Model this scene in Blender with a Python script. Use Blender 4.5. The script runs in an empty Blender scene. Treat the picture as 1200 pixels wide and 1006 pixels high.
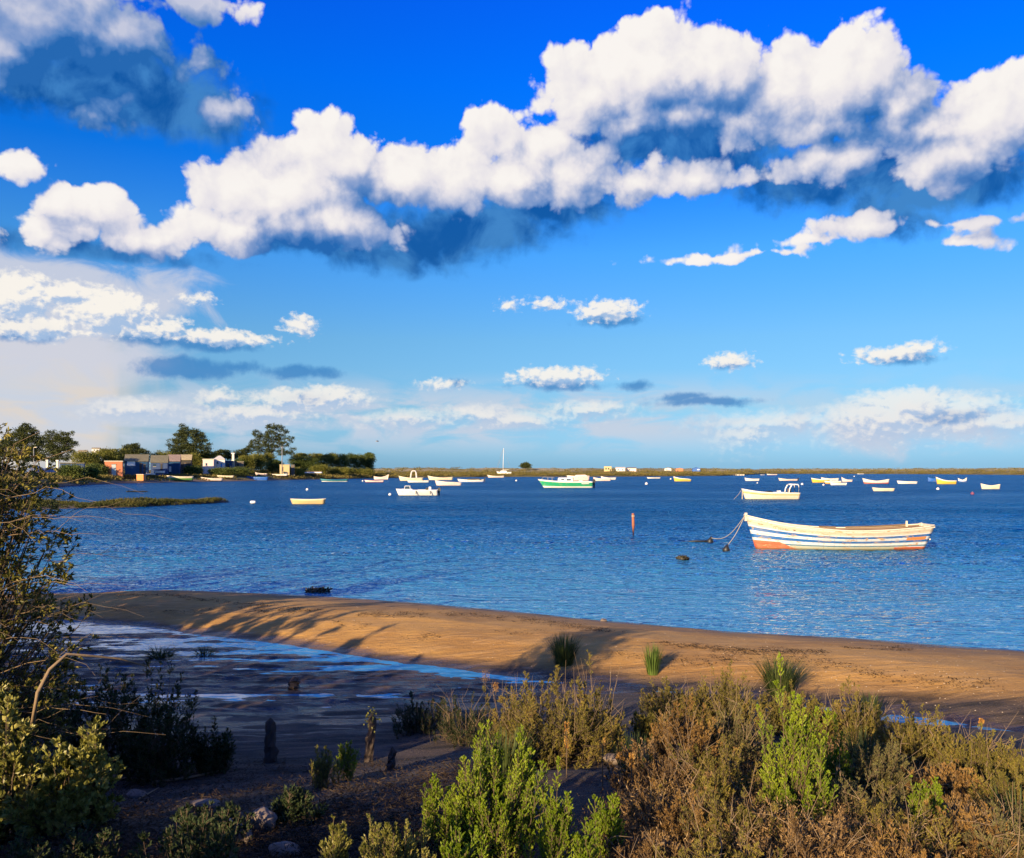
import bpy, math, random
import numpy as np
from mathutils import Vector, Matrix

# ------------------------------------------------------------------ camera
scene = bpy.context.scene
COL = scene.collection
EYE = 2.66          # eye height above the water
F = 1000.0          # focal length in photo pixels (photo is 1200 wide)
HZ = 552.5          # horizon row of the photo
cam_d = bpy.data.cameras.new("camera")
cam = bpy.data.objects.new("camera", cam_d)
COL.objects.link(cam)
cam.location = (0, 0, EYE)
cam.rotation_euler = (math.radians(90), 0, 0)
cam_d.sensor_width = 36.0
cam_d.lens = 36.0 * F / 1200.0
cam_d.shift_y = (HZ - 503.0) / 1200.0
cam_d.clip_start = 0.05
cam_d.clip_end = 20000
scene.camera = cam

scene.view_settings.view_transform = 'Standard'
scene.view_settings.look = 'None'
scene.view_settings.exposure = 1.0
scene.view_settings.gamma = 1.0
scene.cycles.max_bounces = 6
scene.cycles.diffuse_bounces = 2
scene.cycles.glossy_bounces = 3
scene.cycles.transmission_bounces = 3
scene.cycles.transparent_max_bounces = 6
scene.cycles.caustics_reflective = False
scene.cycles.caustics_refractive = False
scene.cycles.use_denoising = True
scene.cycles.sample_clamp_indirect = 4.0

SUN_EL = math.radians(15.5)
SUN_AZ = math.atan2(0.52, 0.85)      # the light travels towards (+0.52, +0.85)
sd = Vector((math.sin(SUN_AZ) * math.cos(SUN_EL), math.cos(SUN_AZ) * math.cos(SUN_EL), -math.sin(SUN_EL)))
sun_d = bpy.data.lights.new("sun", 'SUN')
sun_d.energy = 5.0
sun_d.angle = math.radians(0.5)
sun_d.color = (1.0, 0.76, 0.46)
sun = bpy.data.objects.new("sun", sun_d)
COL.objects.link(sun)
sun.rotation_euler = sd.to_track_quat('-Z', 'Y').to_euler()

# ------------------------------------------------------------------ node helpers
def nd(nt, typ, **kw):
    n = nt.nodes.new(typ)
    for k, v in kw.items():
        setattr(n, k, v)
    return n
def lk(nt, a, b):
    nt.links.new(a, b)
def setin(nt, sock, v):
    if isinstance(v, bpy.types.NodeSocket):
        nt.links.new(v, sock)
    else:
        sock.default_value = v
def mth(nt, op, a, b=None, c=None, clamp=False):
    n = nt.nodes.new('ShaderNodeMath'); n.operation = op; n.use_clamp = clamp
    setin(nt, n.inputs[0], a)
    if b is not None: setin(nt, n.inputs[1], b)
    if c is not None: setin(nt, n.inputs[2], c)
    return n.outputs[0]
def vmth(nt, op, a, b=None, c=None):
    n = nt.nodes.new('ShaderNodeVectorMath'); n.operation = op
    setin(nt, n.inputs[0], a)
    if b is not None: setin(nt, n.inputs[1], b)
    if c is not None: setin(nt, n.inputs[2], c)
    return n.outputs['Value'] if op in ('LENGTH', 'DOT_PRODUCT', 'DISTANCE') else n.outputs[0]
def mrange(nt, v, a, b, c=0.0, d=1.0, smooth=True):
    n = nt.nodes.new('ShaderNodeMapRange')
    if smooth: n.interpolation_type = 'SMOOTHSTEP'
    setin(nt, n.inputs['Value'], v)
    n.inputs['From Min'].default_value = a; n.inputs['From Max'].default_value = b
    n.inputs['To Min'].default_value = c; n.inputs['To Max'].default_value = d
    return n.outputs[0]
def mixc(nt, f, a, b, mode='MIX'):
    n = nt.nodes.new('ShaderNodeMix'); n.data_type = 'RGBA'; n.blend_type = mode
    setin(nt, n.inputs[0], f)
    for s, v in ((n.inputs[6], a), (n.inputs[7], b)):
        if isinstance(v, bpy.types.NodeSocket): nt.links.new(v, s)
        else: s.default_value = (v[0], v[1], v[2], 1)
    return n.outputs[2]
def noise(nt, vec, scale, detail=4, rough=0.5, dist=0.0, dim='3D', typ='FBM'):
    n = nt.nodes.new('ShaderNodeTexNoise'); n.noise_dimensions = dim
    n.noise_type = typ
    if vec is not None: nt.links.new(vec, n.inputs['Vector'])
    n.inputs['Scale'].default_value = scale; n.inputs['Detail'].default_value = detail
    n.inputs['Roughness'].default_value = rough; n.inputs['Distortion'].default_value = dist
    return n.outputs[0]
def ramp(nt, v, stops, interp='LINEAR'):
    n = nt.nodes.new('ShaderNodeValToRGB'); cr = n.color_ramp; cr.interpolation = interp
    while len(cr.elements) > 1: cr.elements.remove(cr.elements[0])
    for i, (p, c) in enumerate(stops):
        e = cr.elements[0] if i == 0 else cr.elements.new(p)
        e.position = p; e.color = (c[0], c[1], c[2], 1)
    setin(nt, n.inputs[0], v)
    return n.outputs[0]
def srgb(r, g, b):
    f = lambda c: (c / 255 / 12.92) if c / 255 <= 0.04045 else ((c / 255 + 0.055) / 1.055) ** 2.4
    return (f(r), f(g), f(b))
EXPO = 2.0 ** scene.view_settings.exposure

# ------------------------------------------------------------------ world: sky and clouds
world = bpy.data.worlds.new("World"); scene.world = world; world.use_nodes = True
wt = world.node_tree; wt.nodes.clear()
SKY_STR = 0.08
def ang(px, py):                      # photo pixel -> sky direction, in hundredths of a radian x 10
    a = math.atan((px - 600) / F); e = math.atan((HZ - py) / F * math.cos(a))
    return a * 10, e * 10
def blob_field(name, blobs, k):
    """2-D signed-distance-like union of ellipses in (azimuth, elevation)."""
    g = bpy.data.node_groups.new(name, 'ShaderNodeTree')
    g.interface.new_socket('P', in_out='INPUT', socket_type='NodeSocketVector')
    g.interface.new_socket('D', in_out='OUTPUT', socket_type='NodeSocketFloat')
    gi = g.nodes.new('NodeGroupInput'); go = g.nodes.new('NodeGroupOutput')
    acc = None
    for (px, py, rx, ry) in blobs:
        a, e = ang(px, py); ca = math.cos(a / 10); ce = math.cos(e / 10)
        rx_ = rx / 100 * ca * ca; ry_ = ry / 100 * ca * ce * ce
        q = vmth(g, 'MULTIPLY_ADD', gi.outputs[0], (1 / rx_, 1 / ry_, 0), (-a / rx_, -e / ry_, 0))
        l = vmth(g, 'LENGTH', q)
        r = (rx_ * ry_) ** 0.5 * 0.5 + min(rx_, ry_) * 0.5
        d = mth(g, 'MULTIPLY_ADD', l, r, -r)
        acc = d if acc is None else mth(g, 'SMOOTH_MIN', acc, d, k)
    lk(g, acc, go.inputs[0])
    return g
WB = [(60,22,105,50),(140,42,60,34),(15,62,48,38),(40,80,45,20),(236,72,23,17),(266,128,24,14),(115,128,40,18),(225,2,60,16),
      (110,248,56,30),(100,272,50,20),(50,274,48,23),(172,280,44,16),(28,196,20,10),
      (320,235,92,60),(392,192,58,54),(285,268,78,28),(385,262,85,30),(470,210,70,38),(540,208,55,36),(610,208,70,36),
      (672,205,60,34),(573,143,24,22),(590,170,30,25),(745,212,50,22),(815,210,52,18),(640,175,35,25),
      (762,85,118,62),(690,112,58,44),(842,85,50,55),(790,135,90,28),(705,80,35,25),(775,45,50,28),
      (985,100,88,62),(930,110,50,52),(1008,66,48,34),(965,148,70,20),(1052,130,40,38),
      (1160,140,75,50),(1195,110,50,34),(1115,185,75,32),(1090,150,50,35),(985,188,70,22),(878,138,34,36),
      (1008,265,44,14),(955,281,44,4),(870,299,56,3),(1122,264,40,4),(1130,285,32,5)]
WS = [(128,366,58,30),(22,350,46,30),(80,345,40,14),(165,388,40,10),(205,386,20,12),(262,396,50,9),(350,381,17,11),(45,385,55,14),
      (712,364,36,12),(640,356,18,5),(650,441,48,10),(856,423,22,8),(1048,415,44,8),(1078,408,18,6),
      (258,466,16,8),(335,468,34,12),(385,466,40,12),(300,484,40,7),(480,490,26,5),(560,486,24,6),(610,492,30,5),(1062,478,62,20),(1045,490,70,22),(1132,480,34,14),
      (1165,495,40,8),(905,495,32,6),(877,507,14,8),(520,450,16,4),(597,358,8,4),(290,486,30,6),(690,480,26,6),(160,478,20,5),(230,350,14,6)]
DK = [(150,105,125,42),(60,100,70,24),(235,138,50,20),(30,95,50,25),
      (100,292,75,8),(470,284,95,28),(560,265,85,26),(640,240,70,20),(375,287,80,8),(480,300,45,18),
      (790,168,115,22),(740,160,60,12),(850,180,60,22),(1000,205,125,28),(1100,225,85,20),(930,205,60,18),(1045,240,45,18),(1130,205,80,26),
      (1070,262,26,8)]
DS = [(215,432,58,13),(275,430,28,6),(352,437,46,8),(30,388,52,12),(240,405,55,7),(360,466,24,6),(655,452,44,5),(745,451,18,5),
      (715,376,36,7),(1060,421,34,7),(1115,488,40,8),(830,471,55,5),(800,466,28,4),(535,448,9,4),(175,400,40,7),(855,428,15,4)]
tc = nd(wt, 'ShaderNodeTexCoord')
sep = nd(wt, 'ShaderNodeSeparateXYZ'); lk(wt, tc.outputs['Generated'], sep.inputs[0])
az = mth(wt, 'ARCTAN2', sep.outputs[0], sep.outputs[1])
el = mth(wt, 'ARCSINE', sep.outputs[2])
az10 = mth(wt, 'MULTIPLY', az, 10.0); el10 = mth(wt, 'MULTIPLY', el, 10.0)
cmb = nd(wt, 'ShaderNodeCombineXYZ'); lk(wt, az10, cmb.inputs[0]); lk(wt, el10, cmb.inputs[1])
P0 = cmb.outputs[0]
# puff height group: billows from fractal smooth Voronoi + warped fbm
def puff_group():
    g = bpy.data.node_groups.new('puffs', 'ShaderNodeTree')
    g.interface.new_socket('P', in_out='INPUT', socket_type='NodeSocketVector')
    g.interface.new_socket('Big', in_out='OUTPUT', socket_type='NodeSocketFloat')
    g.interface.new_socket('Fine', in_out='OUTPUT', socket_type='NodeSocketFloat')
    gi = g.nodes.new('NodeGroupInput'); go = g.nodes.new('NodeGroupOutput')
    w = nd(g, 'ShaderNodeTexNoise', noise_dimensions='2D'); w.inputs['Scale'].default_value = 1.6; w.inputs['Detail'].default_value = 3
    lk(g, gi.outputs[0], w.inputs['Vector'])
    ofs = vmth(g, 'MULTIPLY_ADD', w.outputs['Color'], (0.20, 0.18, 0), (-0.10, -0.09, 0))
    pw = vmth(g, 'ADD', gi.outputs[0], ofs)
    v = nd(g, 'ShaderNodeTexVoronoi', voronoi_dimensions='2D', feature='SMOOTH_F1')
    v.normalize = True
    v.inputs['Scale'].default_value = 2.1; v.inputs['Detail'].default_value = 3.5; v.inputs['Roughness'].default_value = 0.48
    v.inputs['Lacunarity'].default_value = 2.2; v.inputs['Smoothness'].default_value = 0.22
    lk(g, pw, v.inputs['Vector'])
    n2 = noise(g, pw, 5.0, 6, 0.52, 0.0, '2D')
    d2 = mth(g, 'POWER', v.outputs['Distance'], 1.25)
    big = mth(g, 'MULTIPLY_ADD', d2, -1.0, 0.5)
    n2c = mth(g, 'SUBTRACT', n2, 0.5)
    lk(g, big, go.inputs[0]); lk(g, n2c, go.inputs[1])
    return g
PUFF = puff_group()
def puffs(vec):
    n = nd(wt, 'ShaderNodeGroup'); n.node_tree = PUFF; lk(wt, vec, n.inputs[0]); return n.outputs[0], n.outputs[1]
def fld(g, vec):
    n = nd(wt, 'ShaderNodeGroup'); n.node_tree = g; lk(wt, vec, n.inputs[0]); return n.outputs[0]
K = 1 / (SKY_STR * EXPO)
def cc(r, g, b): return tuple(c * K for c in srgb(r, g, b))
def K_(c):   # scale a colour socket to sky units
    n = vmth(wt, 'SCALE', c, None); wt.nodes[-1].inputs['Scale'].default_value = K
    return n
def side(blobs, right):
    return [b for b in blobs if (b[0] + b[2] + 50 > 600 if right else b[0] - b[2] - 50 < 600)]
def wobble():
    wn = nd(wt, 'ShaderNodeTexNoise', noise_dimensions='2D'); wn.inputs['Scale'].default_value = 2.2; wn.inputs['Detail'].default_value = 5
    lk(wt, P0, wn.inputs['Vector'])
    wob = vmth(wt, 'MULTIPLY_ADD', wn.outputs['Color'], (0.30, 0.24, 0), (-0.15, -0.12, 0))
    return wob
LOFF = (-0.11, 0.14, 0.0)             # towards the sun as seen on the clouds: up and to the left
LOFF2 = (-0.40, 0.50, 0.0)
def big_clouds(right, under):
    """the near cumulus of one half of the sky, over the colour under them"""
    tag_ = 'right' if right else 'left'
    GW = blob_field('white_cloud_field_' + tag_, side(WB, right), 0.10)
    GD = blob_field('cloud_base_field_' + tag_, side(DK, right), 0.12)
    P = vmth(wt, 'ADD', P0, wobble())
    def height(off, a_big, a_fine):
        v = vmth(wt, 'ADD', P0, off); bs = vmth(wt, 'ADD', P, off)
        b, f = puffs(v)
        h = mth(wt, 'MULTIPLY_ADD', b, a_big, mth(wt, 'MULTIPLY', fld(GW, bs), -1.0))
        return mth(wt, 'MULTIPLY_ADD', f, a_fine, h), f
    h0, f0 = height((0, 0, 0), 0.70, 0.02); h1, f1 = height(LOFF, 0.70, 0.02); h2, f2 = height(LOFF2, 0.45, 0.02)
    hm0 = mth(wt, 'MULTIPLY_ADD', f0, 0.09, h0)
    m_w = mrange(wt, hm0, 0.12, 0.215)
    l_f = mrange(wt, mth(wt, 'SUBTRACT', h0, h1), -0.22, 0.22, smooth=False)
    l_b = mrange(wt, mth(wt, 'SUBTRACT', h0, h2), -0.58, 0.34, smooth=False)
    light = mth(wt, 'MULTIPLY_ADD', l_f, 0.40, mth(wt, 'MULTIPLY_ADD', l_b, 0.68, -0.21))
    if not right:   # the clouds at the very top left sit in the shade of others
        light = mth(wt, 'SUBTRACT', light, mth(wt, 'MULTIPLY', mrange(wt, az10, -2.6, -3.6), mth(wt, 'MULTIPLY', mrange(wt, el10, 3.0, 3.6), 0.40)), clamp=True)
    col_w = ramp(wt, light, [(0.0, srgb(38,104,178)), (0.16, srgb(86,132,194)), (0.32, srgb(146,166,208)), (0.48, srgb(198,202,222)), (0.62, srgb(230,226,232)), (0.80, srgb(246,241,238)), (1.0, srgb(255,251,245))])
    bd, fd = puffs(vmth(wt, 'ADD', P0, (7.3, 3.1, 0)))
    hd = mth(wt, 'MULTIPLY_ADD', fd, 0.35, mth(wt, 'MULTIPLY_ADD', bd, 0.15, mth(wt, 'MULTIPLY', fld(GD, P), -1.0)))
    m_d = mth(wt, 'MULTIPLY', mrange(wt, hd, -0.20, 0.16), 0.93)
    dcol = mixc(wt, mrange(wt, noise(wt, P0, 1.6, 5, 0.55, 0.3, '2D'), 0.35, 0.68), cc(14,84,158), cc(66,132,196))
    c = mixc(wt, m_d, under, dcol)
    return mixc(wt, m_w, c, K_(col_w))
def small_clouds(right, under):
    """the far small cumulus of one half of the sky"""
    tag_ = 'right' if right else 'left'
    GWS = blob_field('small_cloud_field_' + tag_, side(WS, right), 0.03)
    GDS = blob_field('small_base_field_' + tag_, side(DS, right), 0.03)
    PS_ = vmth(wt, 'ADD', P0, vmth(wt, 'MULTIPLY', wobble(), (0.6, 0.4, 0)))
    def height(off):
        b, f = puffs(vmth(wt, 'MULTIPLY', vmth(wt, 'ADD', P0, off), (2.2, 3.0, 0)))
        return mth(wt, 'MULTIPLY_ADD', f, 0.22, mth(wt, 'MULTIPLY_ADD', b, 0.14, mth(wt, 'MULTIPLY', fld(GWS, vmth(wt, 'ADD', PS_, off)), -1.0)))
    hs0 = height((0, 0, 0)); hs1 = height((-0.04, 0.06, 0))
    soft = mrange(wt, el10, 0.3, 1.1, 0.30, 0.0)
    m_s = mth(wt, 'MULTIPLY', mrange(wt, mth(wt, 'DIVIDE', mth(wt, 'ADD', hs0, mth(wt, 'ADD', soft, 0.02)), mth(wt, 'ADD', mth(wt, 'MULTIPLY', soft, 1.35), 0.11)), 0, 1), 1.0)
    l_s = mrange(wt, mth(wt, 'SUBTRACT', hs0, hs1), -0.09, 0.05)
    col_s = ramp(wt, l_s, [(0.0, srgb(165,192,226)), (0.45, srgb(212,218,230)), (1.0, srgb(252,246,236))])
    fd = mth(wt, 'SUBTRACT', noise(wt, P0, 5.0, 5, 0.6, 0.0, '2D'), 0.5)
    hds = mth(wt, 'MULTIPLY_ADD', fd, 0.16, mth(wt, 'MULTIPLY', fld(GDS, PS_), -1.0))
    m_ds = mth(wt, 'MULTIPLY', mrange(wt, hds, -0.05, 0.06), 0.8)
    c = mixc(wt, m_ds, under, cc(62,132,196))
    return mixc(wt, mth(wt, 'MULTIPLY', m_s, mrange(wt, el10, 0.35, 1.3, 0.55, 0.92)), c, K_(col_s))
# generic scattered clouds for the parts of the sky the picture does not show
gen_v = vmth(wt, 'MULTIPLY', P0, (0.32, 0.6, 0))
gn = noise(wt, gen_v, 1.0, 6, 0.55, 0.3, '2D')
out_az = mrange(wt, mth(wt, 'ABSOLUTE', az10), 6.2, 8.0)
out_el = mrange(wt, el10, 5.8, 7.5)
outm = mth(wt, 'MAXIMUM', out_az, out_el)
m_g = mth(wt, 'MULTIPLY', mrange(wt, gn, 0.52, 0.66), mth(wt, 'MULTIPLY', outm, 0.9))
# clear sky
sky = nd(wt, 'ShaderNodeTexSky', sky_type='NISHITA'); sky.sun_disc = False
sky.sun_elevation = SUN_EL; sky.sun_rotation = SUN_AZ + math.pi
sky.air_density = 1.0; sky.dust_density = 0.4; sky.ozone_density = 2.0
TINT = [(0, (0.0679, 0.1438, 0.324)), (0.0125, (0.0617, 0.1307, 0.2945)), (0.1206, (0.0828, 0.1345, 0.2017)), (0.2522, (0.0825, 0.1514, 0.2136)), (0.4122, (0.0485, 0.1602, 0.2864)), (0.5648, (0.0048, 0.122, 0.3361)), (0.7082, (0.0008, 0.1182, 0.407)), (0.8349, (0.002, 0.1046, 0.437))]
tint = ramp(wt, mrange(wt, el10, 0.0, 6.0, 0, 1, False), TINT)
tint_s = vmth(wt, 'SCALE', tint, None); wt.nodes[-1].inputs['Scale'].default_value = 4.0
skyc = mixc(wt, 1.0, sky.outputs[0], tint_s, 'MULTIPLY')
# pale veil low in the sky, the shower on the left
band = mth(wt, 'MULTIPLY', mrange(wt, el10, 0.12, 0.50), mrange(wt, el10, 1.20, 0.70))
bn = noise(wt, vmth(wt, 'MULTIPLY', P0, (0.8, 2.5, 0)), 1.5, 5, 0.55, 0.4, '2D')
azw = mth(wt, 'MULTIPLY_ADD', mrange(wt, az10, 4.0, 1.2), 0.55, 0.35)
m_band = mth(wt, 'MULTIPLY', mth(wt, 'MULTIPLY', band, mrange(wt, bn, 0.30, 0.58)), azw)
veil = blob_field('veil_field', [(60,348,165,44),(0,335,130,44),(175,350,55,30),(60,400,120,44),(1050,500,95,22),(1120,500,80,10)], 0.3)
vn = noise(wt, vmth(wt, 'MULTIPLY', P0, (1.0, 1.6, 0)), 1.3, 6, 0.6, 0.6, '2D')
m_veil = mth(wt, 'MULTIPLY', mrange(wt, mth(wt, 'MULTIPLY_ADD', mth(wt, 'SUBTRACT', vn, 0.5), 0.9, mth(wt, 'MULTIPLY', fld(veil, P0), -1.0)), -0.20, 0.22), 0.88)
rain = blob_field('rain_field', [(30,470,110,80),(80,440,80,55),(0,500,150,60),(20,440,90,60)], 0.4)
rn = noise(wt, vmth(wt, 'MULTIPLY', P0, (1.8, 0.35, 0)), 1.5, 4, 0.5, 0.2, '2D')
m_rain = mth(wt, 'MULTIPLY', mrange(wt, mth(wt, 'MULTIPLY_ADD', mth(wt, 'SUBTRACT', rn, 0.5), 0.5, mth(wt, 'MULTIPLY', fld(rain, P0), -1.0)), -0.40, 0.30), 0.90)
gapd = mixc(wt, m_rain, skyc, cc(228,216,206))
c = mixc(wt, m_veil, gapd, cc(206,210,224))
c = mixc(wt, m_band, c, cc(200,210,226))
base = c
def bgs(col):
    b = nd(wt, 'ShaderNodeBackground'); setin(wt, b.inputs[0], col); b.inputs[1].default_value = SKY_STR
    return b.outputs[0]
def choose(f, a, b):
    m = nd(wt, 'ShaderNodeMixShader'); lk(wt, f, m.inputs[0]); lk(wt, a, m.inputs[1]); lk(wt, b, m.inputs[2])
    return m.outputs[0]
f_right = mth(wt, 'GREATER_THAN', az10, 0.0)
f_high = mrange(wt, el10, 2.14, 2.22)
low = choose(f_right, bgs(small_clouds(False, base)), bgs(small_clouds(True, base)))
high = choose(f_right, bgs(big_clouds(False, base)), bgs(big_clouds(True, base)))
seen = choose(f_high, low, high)
rest_ = bgs(mixc(wt, m_g, base, cc(205,210,222)))
f_out = mth(wt, 'MAXIMUM', mrange(wt, mth(wt, 'ABSOLUTE', az10), 6.2, 6.6), mrange(wt, el10, 5.7, 6.2))
f_out = mth(wt, 'MAXIMUM', f_out, mth(wt, 'LESS_THAN', el10, -0.02))
whole = choose(f_out, seen, rest_)
wo = nd(wt, 'ShaderNodeOutputWorld'); lk(wt, whole, wo.inputs[0])
world.cycles.sampling_method = 'MANUAL'; world.cycles.sample_map_resolution = 512
scene.cycles.use_adaptive_sampling = True
scene.cycles.adaptive_threshold = 0.012
scene.cycles.adaptive_min_samples = 12

# ------------------------------------------------------------------ object helpers
rng = np.random.default_rng(7)
random.seed(7)
def at(px, py, z=0.0):
    """where the ray through a photo pixel meets the height z"""
    d = (EYE - z) * F / (py - HZ)
    return ((px - 600) / F * d, d)
def at_d(px, d, z=0.0):
    return ((px - 600) / F * d, d, z)
def props(o, label=None, cat=None, group=None, kind=None):
    if label: o['label'] = label
    if cat: o['category'] = cat
    if group: o['group'] = group
    if kind: o['kind'] = kind
    return o
def empty(name, loc=(0, 0, 0), rz=0.0, label=None, cat=None, group=None):
    o = bpy.data.objects.new(name, None); COL.objects.link(o)
    o.location = loc; o.rotation_euler = (0, 0, rz); o.empty_display_size = 0.1
    return props(o, label, cat, group)
def np_mesh(name, verts, faces, mats=(), smooth=False, fmat=None):
    """verts (N,3), faces (M,k) arrays or a list of such arrays"""
    me = bpy.data.meshes.new(name)
    if not isinstance(faces, (list, tuple)): faces = [faces]
    faces = [np.asarray(f, dtype=np.int32) for f in faces if len(f)]
    verts = np.asarray(verts, dtype=np.float32)
    nl = sum(f.size for f in faces); nf = sum(len(f) for f in faces)
    me.vertices.add(len(verts)); me.vertices.foreach_set('co', verts.ravel())
    me.loops.add(nl); me.polygons.add(nf)
    me.loops.foreach_set('vertex_index', np.concatenate([f.ravel() for f in faces]))
    st = []; off = 0
    for f in faces:
        st.append(off + np.arange(len(f)) * f.shape[1]); off += f.size
    me.polygons.foreach_set('loop_start', np.concatenate(st).astype(np.int32))
    me.polygons.foreach_set('use_smooth', np.full(nf, smooth))
    for m in mats: me.materials.append(m)
    if fmat is not None: me.polygons.foreach_set('material_index', np.asarray(fmat, dtype=np.int32))
    me.update(calc_edges=True); me.validate()
    return me
def obj(name, me, parent=None, loc=(0, 0, 0), rz=0.0, **kw):
    o = bpy.data.objects.new(name, me); COL.objects.link(o)
    o.location = loc; o.rotation_euler = (0, 0, rz)
    if parent is not None: o.parent = parent
    return props(o, **kw)
def fbm2(x, y, scale, octaves=4, seed=0, gain=0.5):
    """value noise on arrays"""
    out = np.zeros_like(x, dtype=float); amp = 1.0; tot = 0
    for o in range(octaves):
        s = scale * 2 ** o
        X = x * s + 13.7 * o + seed * 7.31; Y = y * s + 5.1 * o + seed * 3.77
        xi = np.floor(X).astype(np.int64); yi = np.floor(Y).astype(np.int64)
        fx = X - xi; fy = Y - yi; fx = fx * fx * (3 - 2 * fx); fy = fy * fy * (3 - 2 * fy)
        def h(a, b):
            n = (a * 374761393 + b * 668265263 + (seed + o) * 974634777) & 0x7fffffff
            n = ((n ^ (n >> 13)) * 1274126177) & 0x7fffffff
            return ((n ^ (n >> 16)) & 0xffff) / 65535.0
        v = (h(xi, yi) * (1 - fx) + h(xi + 1, yi) * fx) * (1 - fy) + (h(xi, yi + 1) * (1 - fx) + h(xi + 1, yi + 1) * fx) * fy
        out += amp * (v - 0.5); tot += amp; amp *= gain
    return out / tot * 2
def sstep(a, b, x):
    t = np.clip((x - a) / (b - a), 0, 1); return t * t * (3 - 2 * t)

# ------------------------------------------------------------------ materials of the ground and water
def new_mat(name):
    m = bpy.data.materials.new(name); m.use_nodes = True
    nt = m.node_tree; b = nt.nodes['Principled BSDF']
    return m, nt, b
def objco(nt):
    return nd(nt, 'ShaderNodeTexCoord').outputs['Object']
def bump(nt, b, h, strength, dist):
    n = nd(nt, 'ShaderNodeBump'); n.inputs['Strength'].default_value = strength; n.inputs['Distance'].default_value = dist
    lk(nt, h, n.inputs['Height']); lk(nt, n.outputs[0], b.inputs['Normal']); return n

def water_material():
    m, nt, b = new_mat('water')
    co = nd(nt, 'ShaderNodeNewGeometry').outputs['Position']
    # calmer by the near shore and in streaks farther out
    sepp = nd(nt, 'ShaderNodeSeparateXYZ'); lk(nt, co, sepp.inputs[0])
    dist = vmth(nt, 'LENGTH', co)
    lake = mrange(nt, dist, 9, 26)
    v1 = vmth(nt, 'MULTIPLY', co, (0.8, 1.6, 1))
    n1 = noise(nt, v1, 3.4, 2.5, 0.5, 0.5)
    n2 = noise(nt, vmth(nt, 'MULTIPLY', co, (0.5, 1.0, 1)), 0.9, 3, 0.5, 0.3)
    streak = noise(nt, vmth(nt, 'MULTIPLY', co, (0.012, 0.05, 1)), 1.0, 5, 0.6, 0.6)
    gust = noise(nt, vmth(nt, 'MULTIPLY', co, (0.06, 0.15, 1)), 1.0, 4, 0.55, 0.5)
    h = mth(nt, 'MULTIPLY_ADD', n2, 1.3, mth(nt, 'MULTIPLY', n1, 0.7))
    st = mth(nt, 'MULTIPLY', mrange(nt, streak, 0.36, 0.60, 0.55, 1.0), mrange(nt, gust, 0.35, 0.6, 0.7, 1.0))
    # the water behind the sand bar is still
    m_ch = mth(nt, 'GREATER_THAN', mth(nt, 'ADD', sepp.outputs[1], mth(nt, 'MULTIPLY', sepp.outputs[0], 0.42)), 13.2)
    st = mth(nt, 'MULTIPLY', st, mth(nt, 'MULTIPLY_ADD', m_ch, 0.94, 0.06))
    bn = nd(nt, 'ShaderNodeBump'); bn.inputs['Distance'].default_value = 0.16; bn.inputs['Strength'].default_value = 1.0
    h = mth(nt, 'MULTIPLY', h, mth(nt, 'MULTIPLY', st, mrange(nt, dist, 12, 90, 1.25, 5.0, False)))
    lk(nt, h, bn.inputs['Height'])
    rg = mrange(nt, dist, 14, 110, 0.02, 0.24)
    rg = mth(nt, 'MULTIPLY', rg, mrange(nt, st, 0.2, 0.9, 0.55, 1.0))
    # deep blue-green body colour under a tinted Fresnel reflection
    nt.nodes.remove(b)
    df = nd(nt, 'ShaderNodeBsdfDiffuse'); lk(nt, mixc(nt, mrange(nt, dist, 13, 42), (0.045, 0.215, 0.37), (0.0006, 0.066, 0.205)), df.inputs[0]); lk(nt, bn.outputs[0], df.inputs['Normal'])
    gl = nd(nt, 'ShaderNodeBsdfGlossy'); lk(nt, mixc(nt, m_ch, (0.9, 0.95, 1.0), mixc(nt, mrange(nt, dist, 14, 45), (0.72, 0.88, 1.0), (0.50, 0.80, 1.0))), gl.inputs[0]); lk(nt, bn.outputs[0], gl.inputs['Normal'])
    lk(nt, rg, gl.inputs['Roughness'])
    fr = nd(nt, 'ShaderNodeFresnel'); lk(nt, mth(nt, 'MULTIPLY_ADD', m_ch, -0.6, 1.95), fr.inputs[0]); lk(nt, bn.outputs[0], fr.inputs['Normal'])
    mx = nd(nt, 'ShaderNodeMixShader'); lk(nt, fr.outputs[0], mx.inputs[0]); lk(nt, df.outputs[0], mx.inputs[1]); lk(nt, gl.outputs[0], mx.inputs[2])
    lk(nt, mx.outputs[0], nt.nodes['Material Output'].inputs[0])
    return m
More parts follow.
